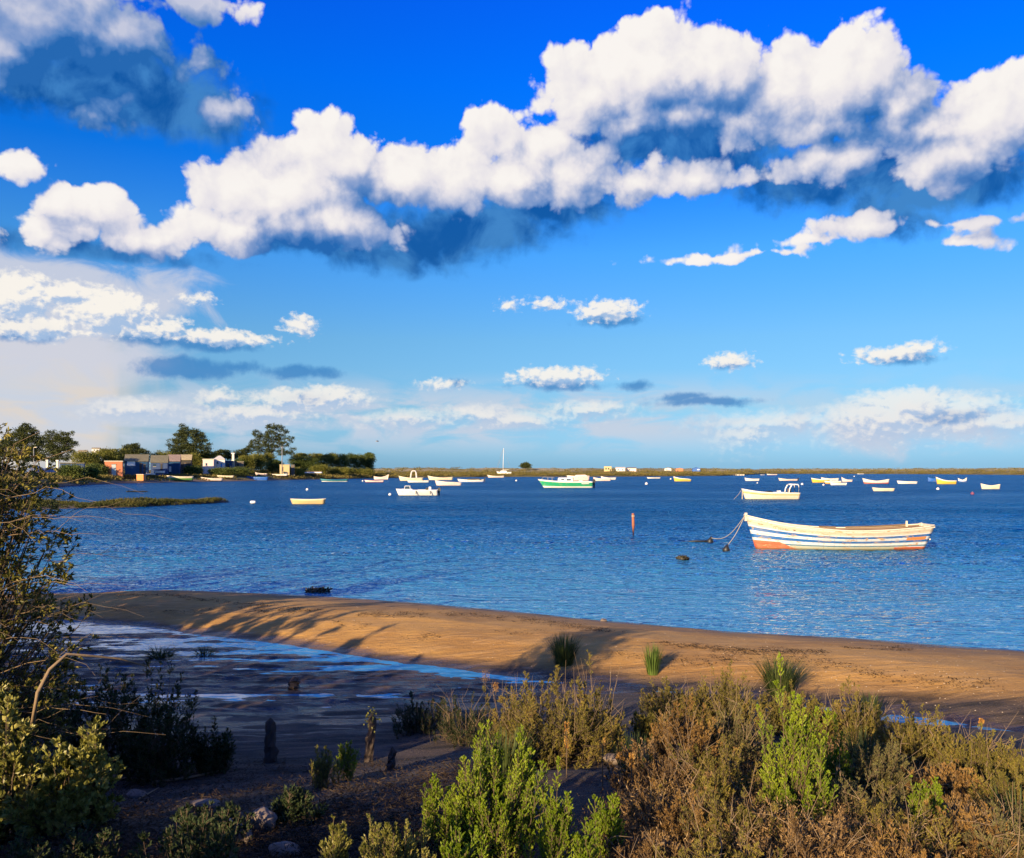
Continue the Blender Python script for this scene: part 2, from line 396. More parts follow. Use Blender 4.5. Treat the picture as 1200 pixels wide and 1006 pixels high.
def sand_material():
    m, nt, b = new_mat('sand')
    co = nd(nt, 'ShaderNodeNewGeometry').outputs['Position']
    sp = nd(nt, 'ShaderNodeSeparateXYZ'); lk(nt, co, sp.inputs[0])
    big = noise(nt, co, 0.7, 5, 0.6, 0.3)
    fine = noise(nt, vmth(nt, 'MULTIPLY', co, (1, 2.5, 1)), 9.0, 6, 0.7, 0.0)
    rip = noise(nt, vmth(nt, 'MULTIPLY', co, (1.0, 6.0, 6.0)), 1.8, 4, 0.6, 0.5)
    c = mixc(nt, mrange(nt, big, 0.38, 0.62), (0.36, 0.185, 0.040), (0.49, 0.265, 0.060))
    c = mixc(nt, mth(nt, 'MULTIPLY', mrange(nt, rip, 0.50, 0.64), 0.55), c, (0.54, 0.31, 0.10))
    c = mixc(nt, mth(nt, 'MULTIPLY', mrange(nt, fine, 0.52, 0.75), 0.5), c, (0.17, 0.105, 0.052))
    # damp: darker, greyer sand on the low seaward side and by the waterline
    seaside = mth(nt, 'ADD', sp.outputs[1], mth(nt, 'MULTIPLY', sp.outputs[0], 0.37))
    damp = mth(nt, 'MULTIPLY', mrange(nt, sp.outputs[2], 0.235, 0.08), mrange(nt, seaside, 13.3, 14.6))
    damp = mth(nt, 'MULTIPLY', damp, mrange(nt, noise(nt, vmth(nt, 'MULTIPLY', co, (0.6, 2, 1)), 1.6, 5, 0.6), 0.3, 0.6, 0.5, 1.0))
    c = mixc(nt, mth(nt, 'MULTIPLY', damp, 0.75), c, (0.17, 0.105, 0.055))
    wet = mrange(nt, mth(nt, 'MULTIPLY_ADD', fine, -0.03, sp.outputs[2]), 0.065, 0.0)
    c = mixc(nt, mth(nt, 'MULTIPLY', wet, 0.85), c, (0.085, 0.058, 0.040))
    # mud flat and soil on the near side
    mudn = noise(nt, vmth(nt, 'MULTIPLY', co, (0.6, 2.6, 1)), 1.6, 7, 0.68, 0.5)
    nearm = mrange(nt, mth(nt, 'ADD', seaside, mth(nt, 'MULTIPLY', mudn, 0.5)), 12.0, 11.4)
    mud = mixc(nt, mrange(nt, mudn, 0.38, 0.60), (0.010, 0.008, 0.006), (0.075, 0.052, 0.036))
    soil = mixc(nt, mrange(nt, fine, 0.35, 0.65), (0.018, 0.012, 0.008), (0.060, 0.038, 0.022))
    mud = mixc(nt, mrange(nt, sp.outputs[2], 0.22, 0.5), mud, soil)
    c = mixc(nt, nearm, c, mud)
    grit = noise(nt, co, 38.0, 4, 0.75)
    c = mixc(nt, mrange(nt, grit, 0.52, 0.72, 0, 0.40), c, (0.11, 0.065, 0.03))
    c = mixc(nt, mrange(nt, grit, 0.40, 0.26, 0, 0.35), c, (0.62, 0.42, 0.20))
    lk(nt, c, b.inputs['Base Color'])
    wetf = mrange(nt, noise(nt, vmth(nt, 'MULTIPLY', co, (0.5, 2.4, 1)), 2.4, 5, 0.65, 0.4), 0.42, 0.60)
    rgh = mrange(nt, mth(nt, 'SUBTRACT', sp.outputs[2], mth(nt, 'MULTIPLY', wetf, 0.05)), -0.02, 0.035, 0.16, 0.92)
    lk(nt, rgh, b.inputs['Roughness'])
    hh = mth(nt, 'MULTIPLY_ADD', fine, 0.35, mth(nt, 'MULTIPLY', rip, 0.6))
    speck = noise(nt, co, 55.0, 3, 0.7)
    bump(nt, b, mth(nt, 'MULTIPLY_ADD', speck, 0.25, hh), 1.0, 0.05)
    return m

# ------------------------------------------------------------------ near ground: bank, mud flat, channel, sand bar
bar_far = np.array([(-600,706),(-100,699),(80,696),(200,692),(340,697),(500,708),(700,727),(850,740),(1000,749),(1200,763),(1500,785),(1900,812),(2600,850)], float)
bar_near = np.array([(-600,745),(-100,722),(90,727),(190,735),(300,750),(400,765),(500,778),(560,786),(640,796),(740,804),(900,820),(1100,840),(1200,858),(1400,890),(1700,930)], float)
ch_near = np.array([(-600,850),(0,842),(200,836),(300,832),(450,822),(560,808),(640,806),(740,812),(860,826),(1000,842),(1120,850),(1200,872),(1400,905),(1700,945)], float)
def line_w(a):
    d = EYE * F / (a[:, 1] - HZ); x = (a[:, 0] - 600) / F * d
    return x, d
bf = line_w(bar_far); bn_ = line_w(bar_near); cn = line_w(ch_near)
def li(line, x):
    o = np.argsort(line[0]); return np.interp(x, line[0][o], line[1][o])
def ground_z(x, y):
    x = np.asarray(x, float); y = np.asarray(y, float)
    yf = li(bf, x); yn = li(bn_, x); yc = li(cn, x)
    wob = fbm2(x, y, 0.6, 3, 3) * 0.25
    yn = yn + wob * 0.6; yf = yf + wob * 0.5
    w = yf - yn; t = (y - yn) / np.maximum(w, 0.2)
    prof = np.interp(t, [-0.5, -0.12, 0.0, 0.09, 0.22, 0.40, 0.7, 0.9, 1.0, 1.25, 2.0], [-0.06, -0.02, 0.006, 0.10, 0.20, 0.235, 0.14, 0.05, 0.0, -0.12, -0.5])
    prof = np.where(t > 0, prof * (0.65 + 0.35 * np.clip(w / 4.0, 0, 1.2)), prof)
    bar = prof + np.where((t > 0.02) & (t < 0.95), fbm2(x, y * 2.2, 1.1, 4, 9) * 0.022, 0)
    # puddled mud of the channel: shallow streaks above and below the water
    s = (y - yc) / np.maximum(yn - yc, 0.2)
    mudf = fbm2(x * 0.40, y * 2.8, 1.9, 5, 21, 0.66)
    ch = mudf * 0.050 + fbm2(x, y, 5.0, 3, 14) * 0.012 + 0.010 - 0.018 * sstep(0.5, 0.95, s) + 0.010 * np.exp(-((s - 0.42) / 0.13) ** 2) + 0.010 * sstep(0.15, 0.0, s) - 0.035 * sstep(3.0, 4.6, x)
    # mud flat rising to the bank we stand on
    u = yc - y
    right = sstep(-0.3, 2.2, x + (9 - y) * 0.18)
    rise_l = np.interp(u, [0, 0.7, 2.0, 2.9, 4.2, 5.6, 7.2, 9, 40], [0.012, 0.03, 0.10, 0.20, 0.52, 0.92, 1.13, 1.16, 1.2])
    rise_r = np.interp(u, [0, 0.5, 1.3, 2.6, 4.2, 5.6, 7.0, 9, 40], [0.012, 0.10, 0.30, 0.48, 0.70, 0.90, 1.05, 1.12, 1.2])
    flat = rise_l * (1 - right) + rise_r * right + fbm2(x, y, 1.3, 4, 5) * (0.015 + 0.09 * sstep(0.15, 0.6, rise_l * (1 - right) + rise_r * right))
    z = np.where(y > yn, bar, np.where(y > yc, ch, flat))
    # blend the seams
    k = sstep(0.0, 0.35, yn - y); z = np.where((y <= yn) & (y > yc), ch * k + np.minimum(bar, 0.01) * (1 - k), z)
    k2 = sstep(0.0, 0.4, u); z = np.where(y <= yc, flat * k2 + ch * (1 - k2), z)
    # left end of the bar sinks under the water
    endk = sstep(-13.5, -10.2, x) 
    z = np.where((y > yn) & (x < -9), z * endk - 0.4 * (1 - endk), z)
    return z
def near_ground():
    ys = np.concatenate([np.linspace(-40, -2, 20), np.linspace(-1.8, 3, 25), np.linspace(3.04, 9, 150), np.linspace(9.03, 20.5, 330), np.linspace(21, 26, 8)])
    xs = np.concatenate([np.linspace(-60, -16, 20), np.linspace(-15.5, -10.2, 20), np.linspace(-10, 10, 420), np.linspace(10.2, 16, 30), np.linspace(17, 60, 20)])
    X, Y = np.meshgrid(xs, ys); Z = ground_z(X, Y)
    V = np.stack([X.ravel(), Y.ravel(), Z.ravel()], 1)
    n = len(xs); i = np.arange(len(ys) - 1)[:, None] * n + np.arange(n - 1)[None, :]
    i = i.ravel(); Fc = np.stack([i, i + 1, i + n + 1, i + n], 1)
    o = obj('ground', np_mesh('ground', V, Fc, [MAT['sand']], True), kind='structure')
    return o
MAT = {}
MAT['sand'] = sand_material(); MAT['water'] = water_material()
near_ground()

def water_sheet():
    """one sheet of water with real ripples, finely divided where they can be seen"""
    ds = np.concatenate([np.linspace(6.0, 11.3, 20), np.exp(np.arange(math.log(11.4), math.log(85), 0.0022)), np.exp(np.arange(math.log(85.5), math.log(9000), 0.03))])
    az = np.concatenate([np.linspace(-1.45, -0.66, 14), np.linspace(-0.64, 0.64, 900), np.linspace(0.66, 1.45, 14)])
    A, D = np.meshgrid(az, ds)
    X = np.tan(A) * D; Y = D
    seaside = Y + 0.42 * X
    am = sstep(13.6, 15.2, seaside) * (0.35 + 0.65 * sstep(13, 30, D)) * (1 - sstep(60, 84, D))
    gust = 0.65 + 0.6 * fbm2(X * 0.35, Y, 0.22, 3, 4)
    def rdg(n): return 1 - np.abs(n) * 2
    a1 = rdg(fbm2(X * 0.55 + Y * 0.15, Y * 1.25, 1.9, 2, 31)) * 0.046
    a2 = rdg(fbm2(X * 0.7 - Y * 0.25, Y * 1.3, 5.2, 2, 33)) * 0.026
    a3 = fbm2(X * 0.5, Y, 0.5, 2, 35) * 0.03
    fine = (1 - sstep(25, 50, D))
    Z = am * gust * (a1 + a2 * (0.4 + 0.6 * fine) + a3) - am * 0.03
    V = np.stack([X.ravel(), Y.ravel(), Z.ravel()], 1)
    n = len(az); i = np.arange(len(ds) - 1)[:, None] * n + np.arange(n - 1)[None, :]
    i = i.ravel(); Fc = np.stack([i, i + 1, i + n + 1, i + n], 1)
    return obj('water', np_mesh('water', V, Fc, [MAT['water']], True), kind='structure')
water_sheet()

# ------------------------------------------------------------------ mesh collector
class MB:
    def __init__(s): s.v = []; s.f = []; s.m = []; s.uv = None
    def box(s, x0, x1, y0, y1, z0, z1, m=0, taper=0.0):
        b = len(s.v); t = taper
        s.v += [(x0, y0, z0), (x1, y0, z0), (x1, y1, z0), (x0, y1, z0), (x0 + t, y0 + t, z1), (x1 - t, y0 + t, z1), (x1 - t, y1 - t, z1), (x0 + t, y1 - t, z1)]
        for q in ((0, 3, 2, 1), (4, 5, 6, 7), (0, 1, 5, 4), (1, 2, 6, 5), (2, 3, 7, 6), (3, 0, 4, 7)):
            s.f.append(tuple(b + i for i in q)); s.m.append(m)
        return s
    def tube(s, pts, r, n=6, m=0, caps=True):
        pts = [Vector(p) for p in pts]; rs = r if isinstance(r, (list, tuple)) else [r] * len(pts)
        b = len(s.v)
        for k, p in enumerate(pts):
            d = (pts[min(k + 1, len(pts) - 1)] - pts[max(k - 1, 0)]).normalized()
            a = d.cross(Vector((0, 0, 1)));
            if a.length < 1e-3: a = d.cross(Vector((1, 0, 0)))
            a.normalize(); c = d.cross(a)
            for j in range(n):
                t = 2 * math.pi * j / n; q = p + (a * math.cos(t) + c * math.sin(t)) * rs[k]; s.v.append(tuple(q))
        for k in range(len(pts) - 1):
            for j in range(n):
                j2 = (j + 1) % n; s.f.append((b + k * n + j, b + k * n + j2, b + (k + 1) * n + j2, b + (k + 1) * n + j)); s.m.append(m)
        if caps:
            s.f.append(tuple(b + j for j in range(n))[::-1]); s.m.append(m)
            e = b + (len(pts) - 1) * n; s.f.append(tuple(e + j for j in range(n))); s.m.append(m)
        return s
    def prism(s, poly, y0, y1, m=0):
        """polygon in x,z extruded along y"""
        b = len(s.v); n = len(poly)
        s.v += [(x, y0, z) for x, z in poly] + [(x, y1, z) for x, z in poly]
        s.f.append(tuple(b + i for i in range(n))); s.m.append(m)
        s.f.append(tuple(b + n + i for i in range(n))[::-1]); s.m.append(m)
        for i in range(n):
            j = (i + 1) % n; s.f.append((b + j, b + i, b + n + i, b + n + j)); s.m.append(m)
        return s
    def sphere(s, c, r, m=0, nu=10, nv=7, sz=1.0):
        b = len(s.v)
        for i in range(nv + 1):
            t = math.pi * i / nv
            for j in range(nu):
                p = 2 * math.pi * j / nu
                s.v.append((c[0] + r * math.sin(t) * math.cos(p), c[1] + r * math.sin(t) * math.sin(p), c[2] + r * sz * math.cos(t)))
        for i in range(nv):
            for j in range(nu):
                j2 = (j + 1) % nu; s.f.append((b + i * nu + j, b + (i + 1) * nu + j, b + (i + 1) * nu + j2, b + i * nu + j2)); s.m.append(m)
        return s
    def mesh(s, name, mats, smooth=False):
        me = bpy.data.meshes.new(name); me.from_pydata([tuple(v) for v in s.v], [], s.f)
        for m in mats: me.materials.append(m)
        for p, mi in zip(me.polygons, s.m): p.material_index = mi; p.use_smooth = smooth
        me.update(); return me
    def build(s, name, mats, parent=None, smooth=False, **kw):
        if not isinstance(mats, (list, tuple)): mats = [mats]
        return obj(name, s.mesh(name, mats, smooth), parent, **kw)

def paint(name, col, rough=0.55, wear=None, wear_amt=0.25, scale=6.0, metal=0.0):
    """a painted or plain surface with uneven tone, stains and a slight roughness of grain"""
    m, nt, b = new_mat(name)
    co = objco(nt)
    n = noise(nt, co, scale, 5, 0.65)
    dark = tuple(c * 0.62 for c in col)
    c = mixc(nt, mth(nt, 'MULTIPLY', mrange(nt, n, 0.45, 0.75), 0.6), col, dark)
    if wear:
        n2 = noise(nt, vmth(nt, 'MULTIPLY', co, (1, 1, 2.5)), scale * 0.6, 6, 0.75, 0.5)
        c = mixc(nt, mrange(nt, n2, 0.64 - wear_amt, 0.68 - wear_amt * 0.6), c, wear)
    lk(nt, c, b.inputs['Base Color']); b.inputs['Roughness'].default_value = rough; b.inputs['Metallic'].default_value = metal
    bump(nt, b, n, 0.25, 0.02)
    return m
def planks(name, col, gap=0.15, vertical=True, rough=0.8):
    m, nt, b = new_mat(name)
    co = objco(nt); sp = nd(nt, 'ShaderNodeSeparateXYZ'); lk(nt, co, sp.inputs[0])
    ax = mth(nt, 'ADD', sp.outputs[0], sp.outputs[1]) if vertical else sp.outputs[2]
    fr = mth(nt, 'FRACT', mth(nt, 'DIVIDE', ax, gap))
    edge = mth(nt, 'LESS_THAN', fr, 0.12)
    idn = nd(nt, 'ShaderNodeTexWhiteNoise', noise_dimensions='1D'); lk(nt, mth(nt, 'FLOOR', mth(nt, 'DIVIDE', ax, gap)), idn.inputs['W'])
    n = noise(nt, co, 3.0, 5, 0.6)
    c = mixc(nt, mth(nt, 'MULTIPLY', idn.outputs[0], 0.45), col, tuple(x * 0.55 for x in col))
    c = mixc(nt, mrange(nt, n, 0.5, 0.8, 0, 0.5), c, tuple(x * 0.6 + 0.05 for x in col))
    c = mixc(nt, edge, c, tuple(x * 0.25 for x in col))
    lk(nt, c, b.inputs['Base Color']); b.inputs['Roughness'].default_value = rough
    return m
MAT['cream'] = paint('cream_paint', (0.72, 0.62, 0.45), wear=(0.45, 0.33, 0.2), wear_amt=0.05)
MAT['white'] = paint('white_paint', (0.78, 0.76, 0.72), wear=(0.5, 0.45, 0.38), wear_amt=0.02)
MAT['pinkwhite'] = paint('pale_pink_paint', (0.78, 0.62, 0.55), wear=(0.5, 0.4, 0.34), wear_amt=0.02)
MAT['green'] = paint('green_paint', (0.01, 0.30, 0.13), 0.4)
MAT['teal'] = paint('teal_paint', (0.02, 0.20, 0.24), 0.5)
MAT['blue'] = paint('blue_paint', (0.015, 0.10, 0.36), 0.5)
MAT['skyblue'] = paint('light_blue_paint', (0.05, 0.25, 0.55), 0.5)
MAT['red'] = paint('red_paint', (0.52, 0.08, 0.035), 0.5)
MAT['orange'] = paint('orange_paint', (0.72, 0.24, 0.05), 0.6)
MAT['yellow'] = paint('yellow_paint', (0.72, 0.46, 0.06), 0.5)
MAT['dark'] = paint('dark_rubber', (0.015, 0.016, 0.018), 0.5)
MAT['wood'] = planks('weathered_wood', (0.20, 0.13, 0.075), 0.12, False)
MAT['greywood'] = planks('grey_wood', (0.16, 0.13, 0.10), 0.14, True)
MAT['glass'] = paint('tinted_glass', (0.03, 0.06, 0.09), 0.08)
MAT['grey'] = paint('grey_paint', (0.25, 0.25, 0.25), 0.6)
MAT['rope'] = paint('rope', (0.42, 0.36, 0.26), 0.9)

# ------------------------------------------------------------------ boats
def stripes(name, bands, wear=(0.42, 0.30, 0.18), wear_amt=0.03, extra=None):
    """hull paint: bands = [(v, colour)] from keel to sheer, on the hull's own V coordinate"""
    m, nt, b = new_mat(name)
    uv = nd(nt, 'ShaderNodeUVMap'); uv.uv_map = 'hull'
    sp = nd(nt, 'ShaderNodeSeparateXYZ'); lk(nt, uv.outputs[0], sp.inputs[0])
    co = objco(nt)
    wv = mth(nt, 'MULTIPLY_ADD', noise(nt, co, 7, 3, 0.6), 0.02, -0.01)
    c = ramp(nt, mth(nt, 'MULTIPLY_ADD', mth(nt, 'ADD', sp.outputs[1], wv), 0.5, 0.5), [(max(0.0, 0.5 + 0.5 * v), k) for v, k in bands], 'CONSTANT')
    if extra: c = extra(nt, sp, c)
    n = noise(nt, vmth(nt, 'MULTIPLY', co, (0.6, 1, 2)), 5, 6, 0.7, 0.4)
    c = mixc(nt, mrange(nt, n, 0.66 - wear_amt, 0.70 - wear_amt * 0.5), c, wear)
    n2 = noise(nt, co, 2.2, 5, 0.6)
    c = mixc(nt, mrange(nt, n2, 0.45, 0.75, 0, 0.30), c, (0.45, 0.38, 0.27))
    low = mrange(nt, sp.outputs[1], 0.10, 0.0)
    c = mixc(nt, mth(nt, 'MULTIPLY', low, 0.7), c, (0.06, 0.075, 0.03))
    # plank seams
    fr = mth(nt, 'FRACT', mth(nt, 'MULTIPLY', sp.outputs[1], 6.0))
    c = mixc(nt, mth(nt, 'MULTIPLY', mth(nt, 'LESS_THAN', fr, 0.07), 0.35), c, (0.12, 0.08, 0.05))
    lk(nt, c, b.inputs['Base Color']); b.inputs['Roughness'].default_value = 0.5
    bump(nt, b, mth(nt, 'ADD', mrange(nt, fr, 0.0, 0.10), mth(nt, 'MULTIPLY', n, 0.3)), 0.5, 0.012)
    return m
def hull_mesh(name, L, B, hb, hm, hs, mats, rake=0.35, srake=0.10, transom=0.75, draft=0.22, th=0.035, floor=0.05, nL=28, nV=9):
    """open boat hull, bow at -x; outer skin, inner skin and rim; UV 'hull' = (along, height / sheer height)"""
    V = []; UV = []; Fc = []; Mi = []
    def sheer(t): 
        return hm + (hb - hm) * max(0, 1 - t / 0.62) ** 2.1 + (hs - hm) * max(0, (t - 0.5) / 0.5) ** 2
    def half(t):
        a = min(1.0, (t / 0.55)) ; w = math.sin(a * math.pi / 2) ** 0.8
        if t > 0.55: w *= 1 - (1 - transom) * ((t - 0.55) / 0.45) ** 1.8
        return B / 2 * w
    def layer(inner):
        rows = []
        for i in range(nL + 1):
            t = i / nL; sh = sheer(t); hw = half(t); rows.append([])
            for side in (-1, 1):
                for j in range(nV + 1):
                    v = j / nV; z = -draft * (0.25 + 0.75 * math.sin(min(1, t * 3 + .15) * math.pi / 2)) * (1 - v) + sh * v if not inner else None
                    if inner:
                        zb = floor; z = zb + (sh - zb) * v
                    zr = (z + draft) / (sh + draft)
                    flare = (0.30 + 0.70 * max(0, zr) ** 0.55) * (1 - 0.35 * (1 - min(1, t * 3)) * (1 - zr))
                    y = hw * flare - (th if inner else 0)
                    y = max(y, 0.004 if t < 0.02 else 0.01)
                    xb = -L / 2 + rake * (1 - zr) + (th * 1.5 if inner else 0); xs = L / 2 - srake * (1 - zr) - (th if inner else 0)
                    x = xb + (xs - xb) * t
                    rows[-1].append(len(V)); V.append((x, side * y, z)); UV.append((t, z / sh))
        return rows
    ro = layer(False); ri = layer(True); n = nV + 1
    def quad(a, b, c, d, m): Fc.append((a, b, c, d)); Mi.append(m)
    for i in range(nL):
        for j in range(nV):
            quad(ro[i][j], ro[i + 1][j], ro[i + 1][j + 1], ro[i][j + 1], 0)          # near side (-y)
            quad(ro[i][n + j + 1], ro[i + 1][n + j + 1], ro[i + 1][n + j], ro[i][n + j], 0)
            quad(ri[i][j + 1], ri[i + 1][j + 1], ri[i + 1][j], ri[i][j], 1)
            quad(ri[i][n + j], ri[i + 1][n + j], ri[i + 1][n + j + 1], ri[i][n + j + 1], 1)
        quad(ro[i][n], ro[i + 1][n], ro[i + 1][0], ro[i][0], 0)
        quad(ri[i][0], ri[i + 1][0], ri[i + 1][n], ri[i][n], 1)
        quad(ro[i][nV], ro[i + 1][nV], ri[i + 1][nV], ri[i][nV], 1)
        quad(ri[i][n + nV], ri[i + 1][n + nV], ro[i + 1][n + nV], ro[i][n + nV], 1)
    for j in range(nV):
        quad(ro[0][n + j], ro[0][n + j + 1], ro[0][j + 1], ro[0][j], 0)
        quad(ro[nL][j], ro[nL][n + j], ro[nL][n + j + 1], ro[nL][j + 1], 0) if False else quad(ro[nL][j], ro[nL][n + j], ro[nL][n + j + 1], ro[nL][j + 1], 0)
        quad(ri[nL][j + 1], ri[nL][n + j + 1], ri[nL][n + j], ri[nL][j], 1)
    quad(ro[nL][nV], ro[nL][n + nV], ri[nL][n + nV], ri[nL][nV], 1)
    me = bpy.data.meshes.new(name); me.from_pydata(V, [], Fc)
    for m in mats: me.materials.append(m)
    ul = me.uv_layers.new(name='hull')
    for p, mi in zip(me.polygons, Mi):
        p.material_index = mi; p.use_smooth = mi == 0
        for li_ in p.loop_indices: ul.data[li_].uv = UV[me.loops[li_].vertex_index]
    me.update()
    return me, sheer, half
def gunwale(L, B, sheer, half, mat, parent, rake, r=0.03):
    mb = MB()
    for s in (-1, 1):
        pts = []
        for i in range(0, 25):
            t = i / 24; pts.append((-L / 2 + L * t, s * (half(t) + 0.0), sheer(t) + 0.012))
        mb.tube(pts, r, 6)
    return mb.build('gunwale', mat, parent, True)
def thwart(x, w, z, mat, parent, d=0.22):
    return MB().box(x - d / 2, x + d / 2, -w, w, z, z + 0.035).build('bench', mat, parent)
def outboard(x, z, parent, s=1.0):
    mb = MB()
    mb.box(x - 0.02 * s, x + 0.34 * s, -0.15 * s, 0.15 * s, z + 0.06 * s, z + 0.42 * s, 0, 0.05 * s)
    mb.box(x + 0.08 * s, x + 0.24 * s, -0.06 * s, 0.06 * s, z - 0.7 * s, z + 0.06 * s, 0)
    mb.box(x - 0.10 * s, x + 0.08 * s, -0.08 * s, 0.08 * s, z - 0.20 * s, z + 0.1 * s, 0)
    mb.tube([(x - 0.02, 0, z + 0.3 * s), (x - 0.5 * s, 0.03, z + 0.36 * s)], 0.02 * s)
    return mb.build('outboard_motor', MAT['dark'], parent)
HM = {}
def hm_(key):
    if key in HM: return HM[key]
    W = (0.80, 0.77, 0.70); Cc = (0.78, 0.66, 0.46); Pk = (0.80, 0.62, 0.54)
    T = {'white': [(-1, (0.35, 0.12, 0.07)), (0.0, W)], 'cream': [(-1, (0.30, 0.12, 0.07)), (0.02, Cc)],
         'creamband': [(-1, (0.30, 0.12, 0.07)), (0.02, (0.80, 0.66, 0.50)), (0.62, (0.62, 0.36, 0.08)), (0.74, (0.78, 0.62, 0.38)), (0.90, W)],
         'green': [(-1, (0.2, 0.05, 0.04)), (0.0, W), (0.22, (0.01, 0.33, 0.14)), (0.84, W)],
         'teal': [(-1, (0.02, 0.02, 0.03)), (0.0, W), (0.25, (0.02, 0.16, 0.20)), (0.8, (0.02, 0.28, 0.34))],
         'redwhite': [(-1, (0.3, 0.05, 0.03)), (0.0, (0.6, 0.12, 0.06)), (0.3, W)], 'pink': [(-1, (0.35, 0.10, 0.07)), (0.0, Pk)],
         'tan': [(-1, (0.2, 0.1, 0.05)), (0.02, (0.60, 0.43, 0.19)), (0.85, (0.66, 0.52, 0.30))],
         'blue': [(-1, (0.01, 0.03, 0.1)), (0.0, (0.015, 0.12, 0.45))], 'yellow': [(-1, (0.2, 0.08, 0.02)), (0.0, (0.74, 0.46, 0.05)), (0.8, W)],
         'orange': [(-1, (0.2, 0.06, 0.02)), (0.0, (0.72, 0.30, 0.05)), (0.55, W)], 'greencream': [(-1, (0.1, 0.2, 0.04)), (0.0, (0.10, 0.30, 0.05)), (0.5, Cc)],
         'whiteblue': [(-1, (0.02, 0.05, 0.2)), (0.0, (0.03, 0.14, 0.45)), (0.35, W)], 'darkred': [(-1, (0.2, 0.03, 0.02)), (0.0, (0.45, 0.09, 0.05))]}
    HM[key] = stripes('hull_paint_' + key, T[key]); return HM[key]
def small_boat(x0, x1, wl, key, label, hb=None, hm=None, hs=None, bow='left', group='small boats moored in the lagoon', inner='cream', motor=False, z=0.0, name='rowing_boat', d=None, rz=0.0, double=True, tilt=0.0, cover=None):
    """boat seen side-on between photo columns x0..x1 with its waterline on row wl"""
    if d is None: d = (EYE - z) * F / (wl - HZ)
    L = (x1 - x0) / F * d; cx = ((x0 + x1) / 2 - 600) / F * d
    hb = hb or 0.115 * L; hm = hm or 0.075 * L; hs = hs or 0.095 * L
    root = empty(name, (cx, d, z), rz + (math.pi if bow == 'right' else 0), label, 'boat', group)
    if tilt: root.rotation_euler = (tilt, 0, root.rotation_euler[2])
    B = L * 0.27; rk = 0.07 * L
    me, sh, hf = hull_mesh('hull', L, B, hb, hm, hs, [hm_(key), MAT[inner]], rake=rk, srake=0.03 * L, transom=0.25 if double else 0.75, draft=0.03 * L, nL=16, nV=6)
    obj('hull', me, root)
    gunwale(L, B, sh, hf, MAT[inner], root, rk, 0.012 * L * 0.5)
    for t in (0.3, 0.5, 0.72):
        thwart(-L / 2 + L * t, hf(t) - 0.05, sh(t) * 0.72, MAT['wood'], root, 0.04 * L)
    if motor: outboard(L / 2 - 0.02, hs, root, 0.9)
    if cover:
        mb = MB(); pts = [(-L * 0.15, hm * 0.95), (-L * 0.1, hm + 0.05 * L), (L * 0.3, hm + 0.06 * L), (L * 0.42, hm * 1.0)]
        mb.prism(pts, -B * 0.36, B * 0.36); mb.build('canvas_cover', MAT[cover], root)
    return root, L, d

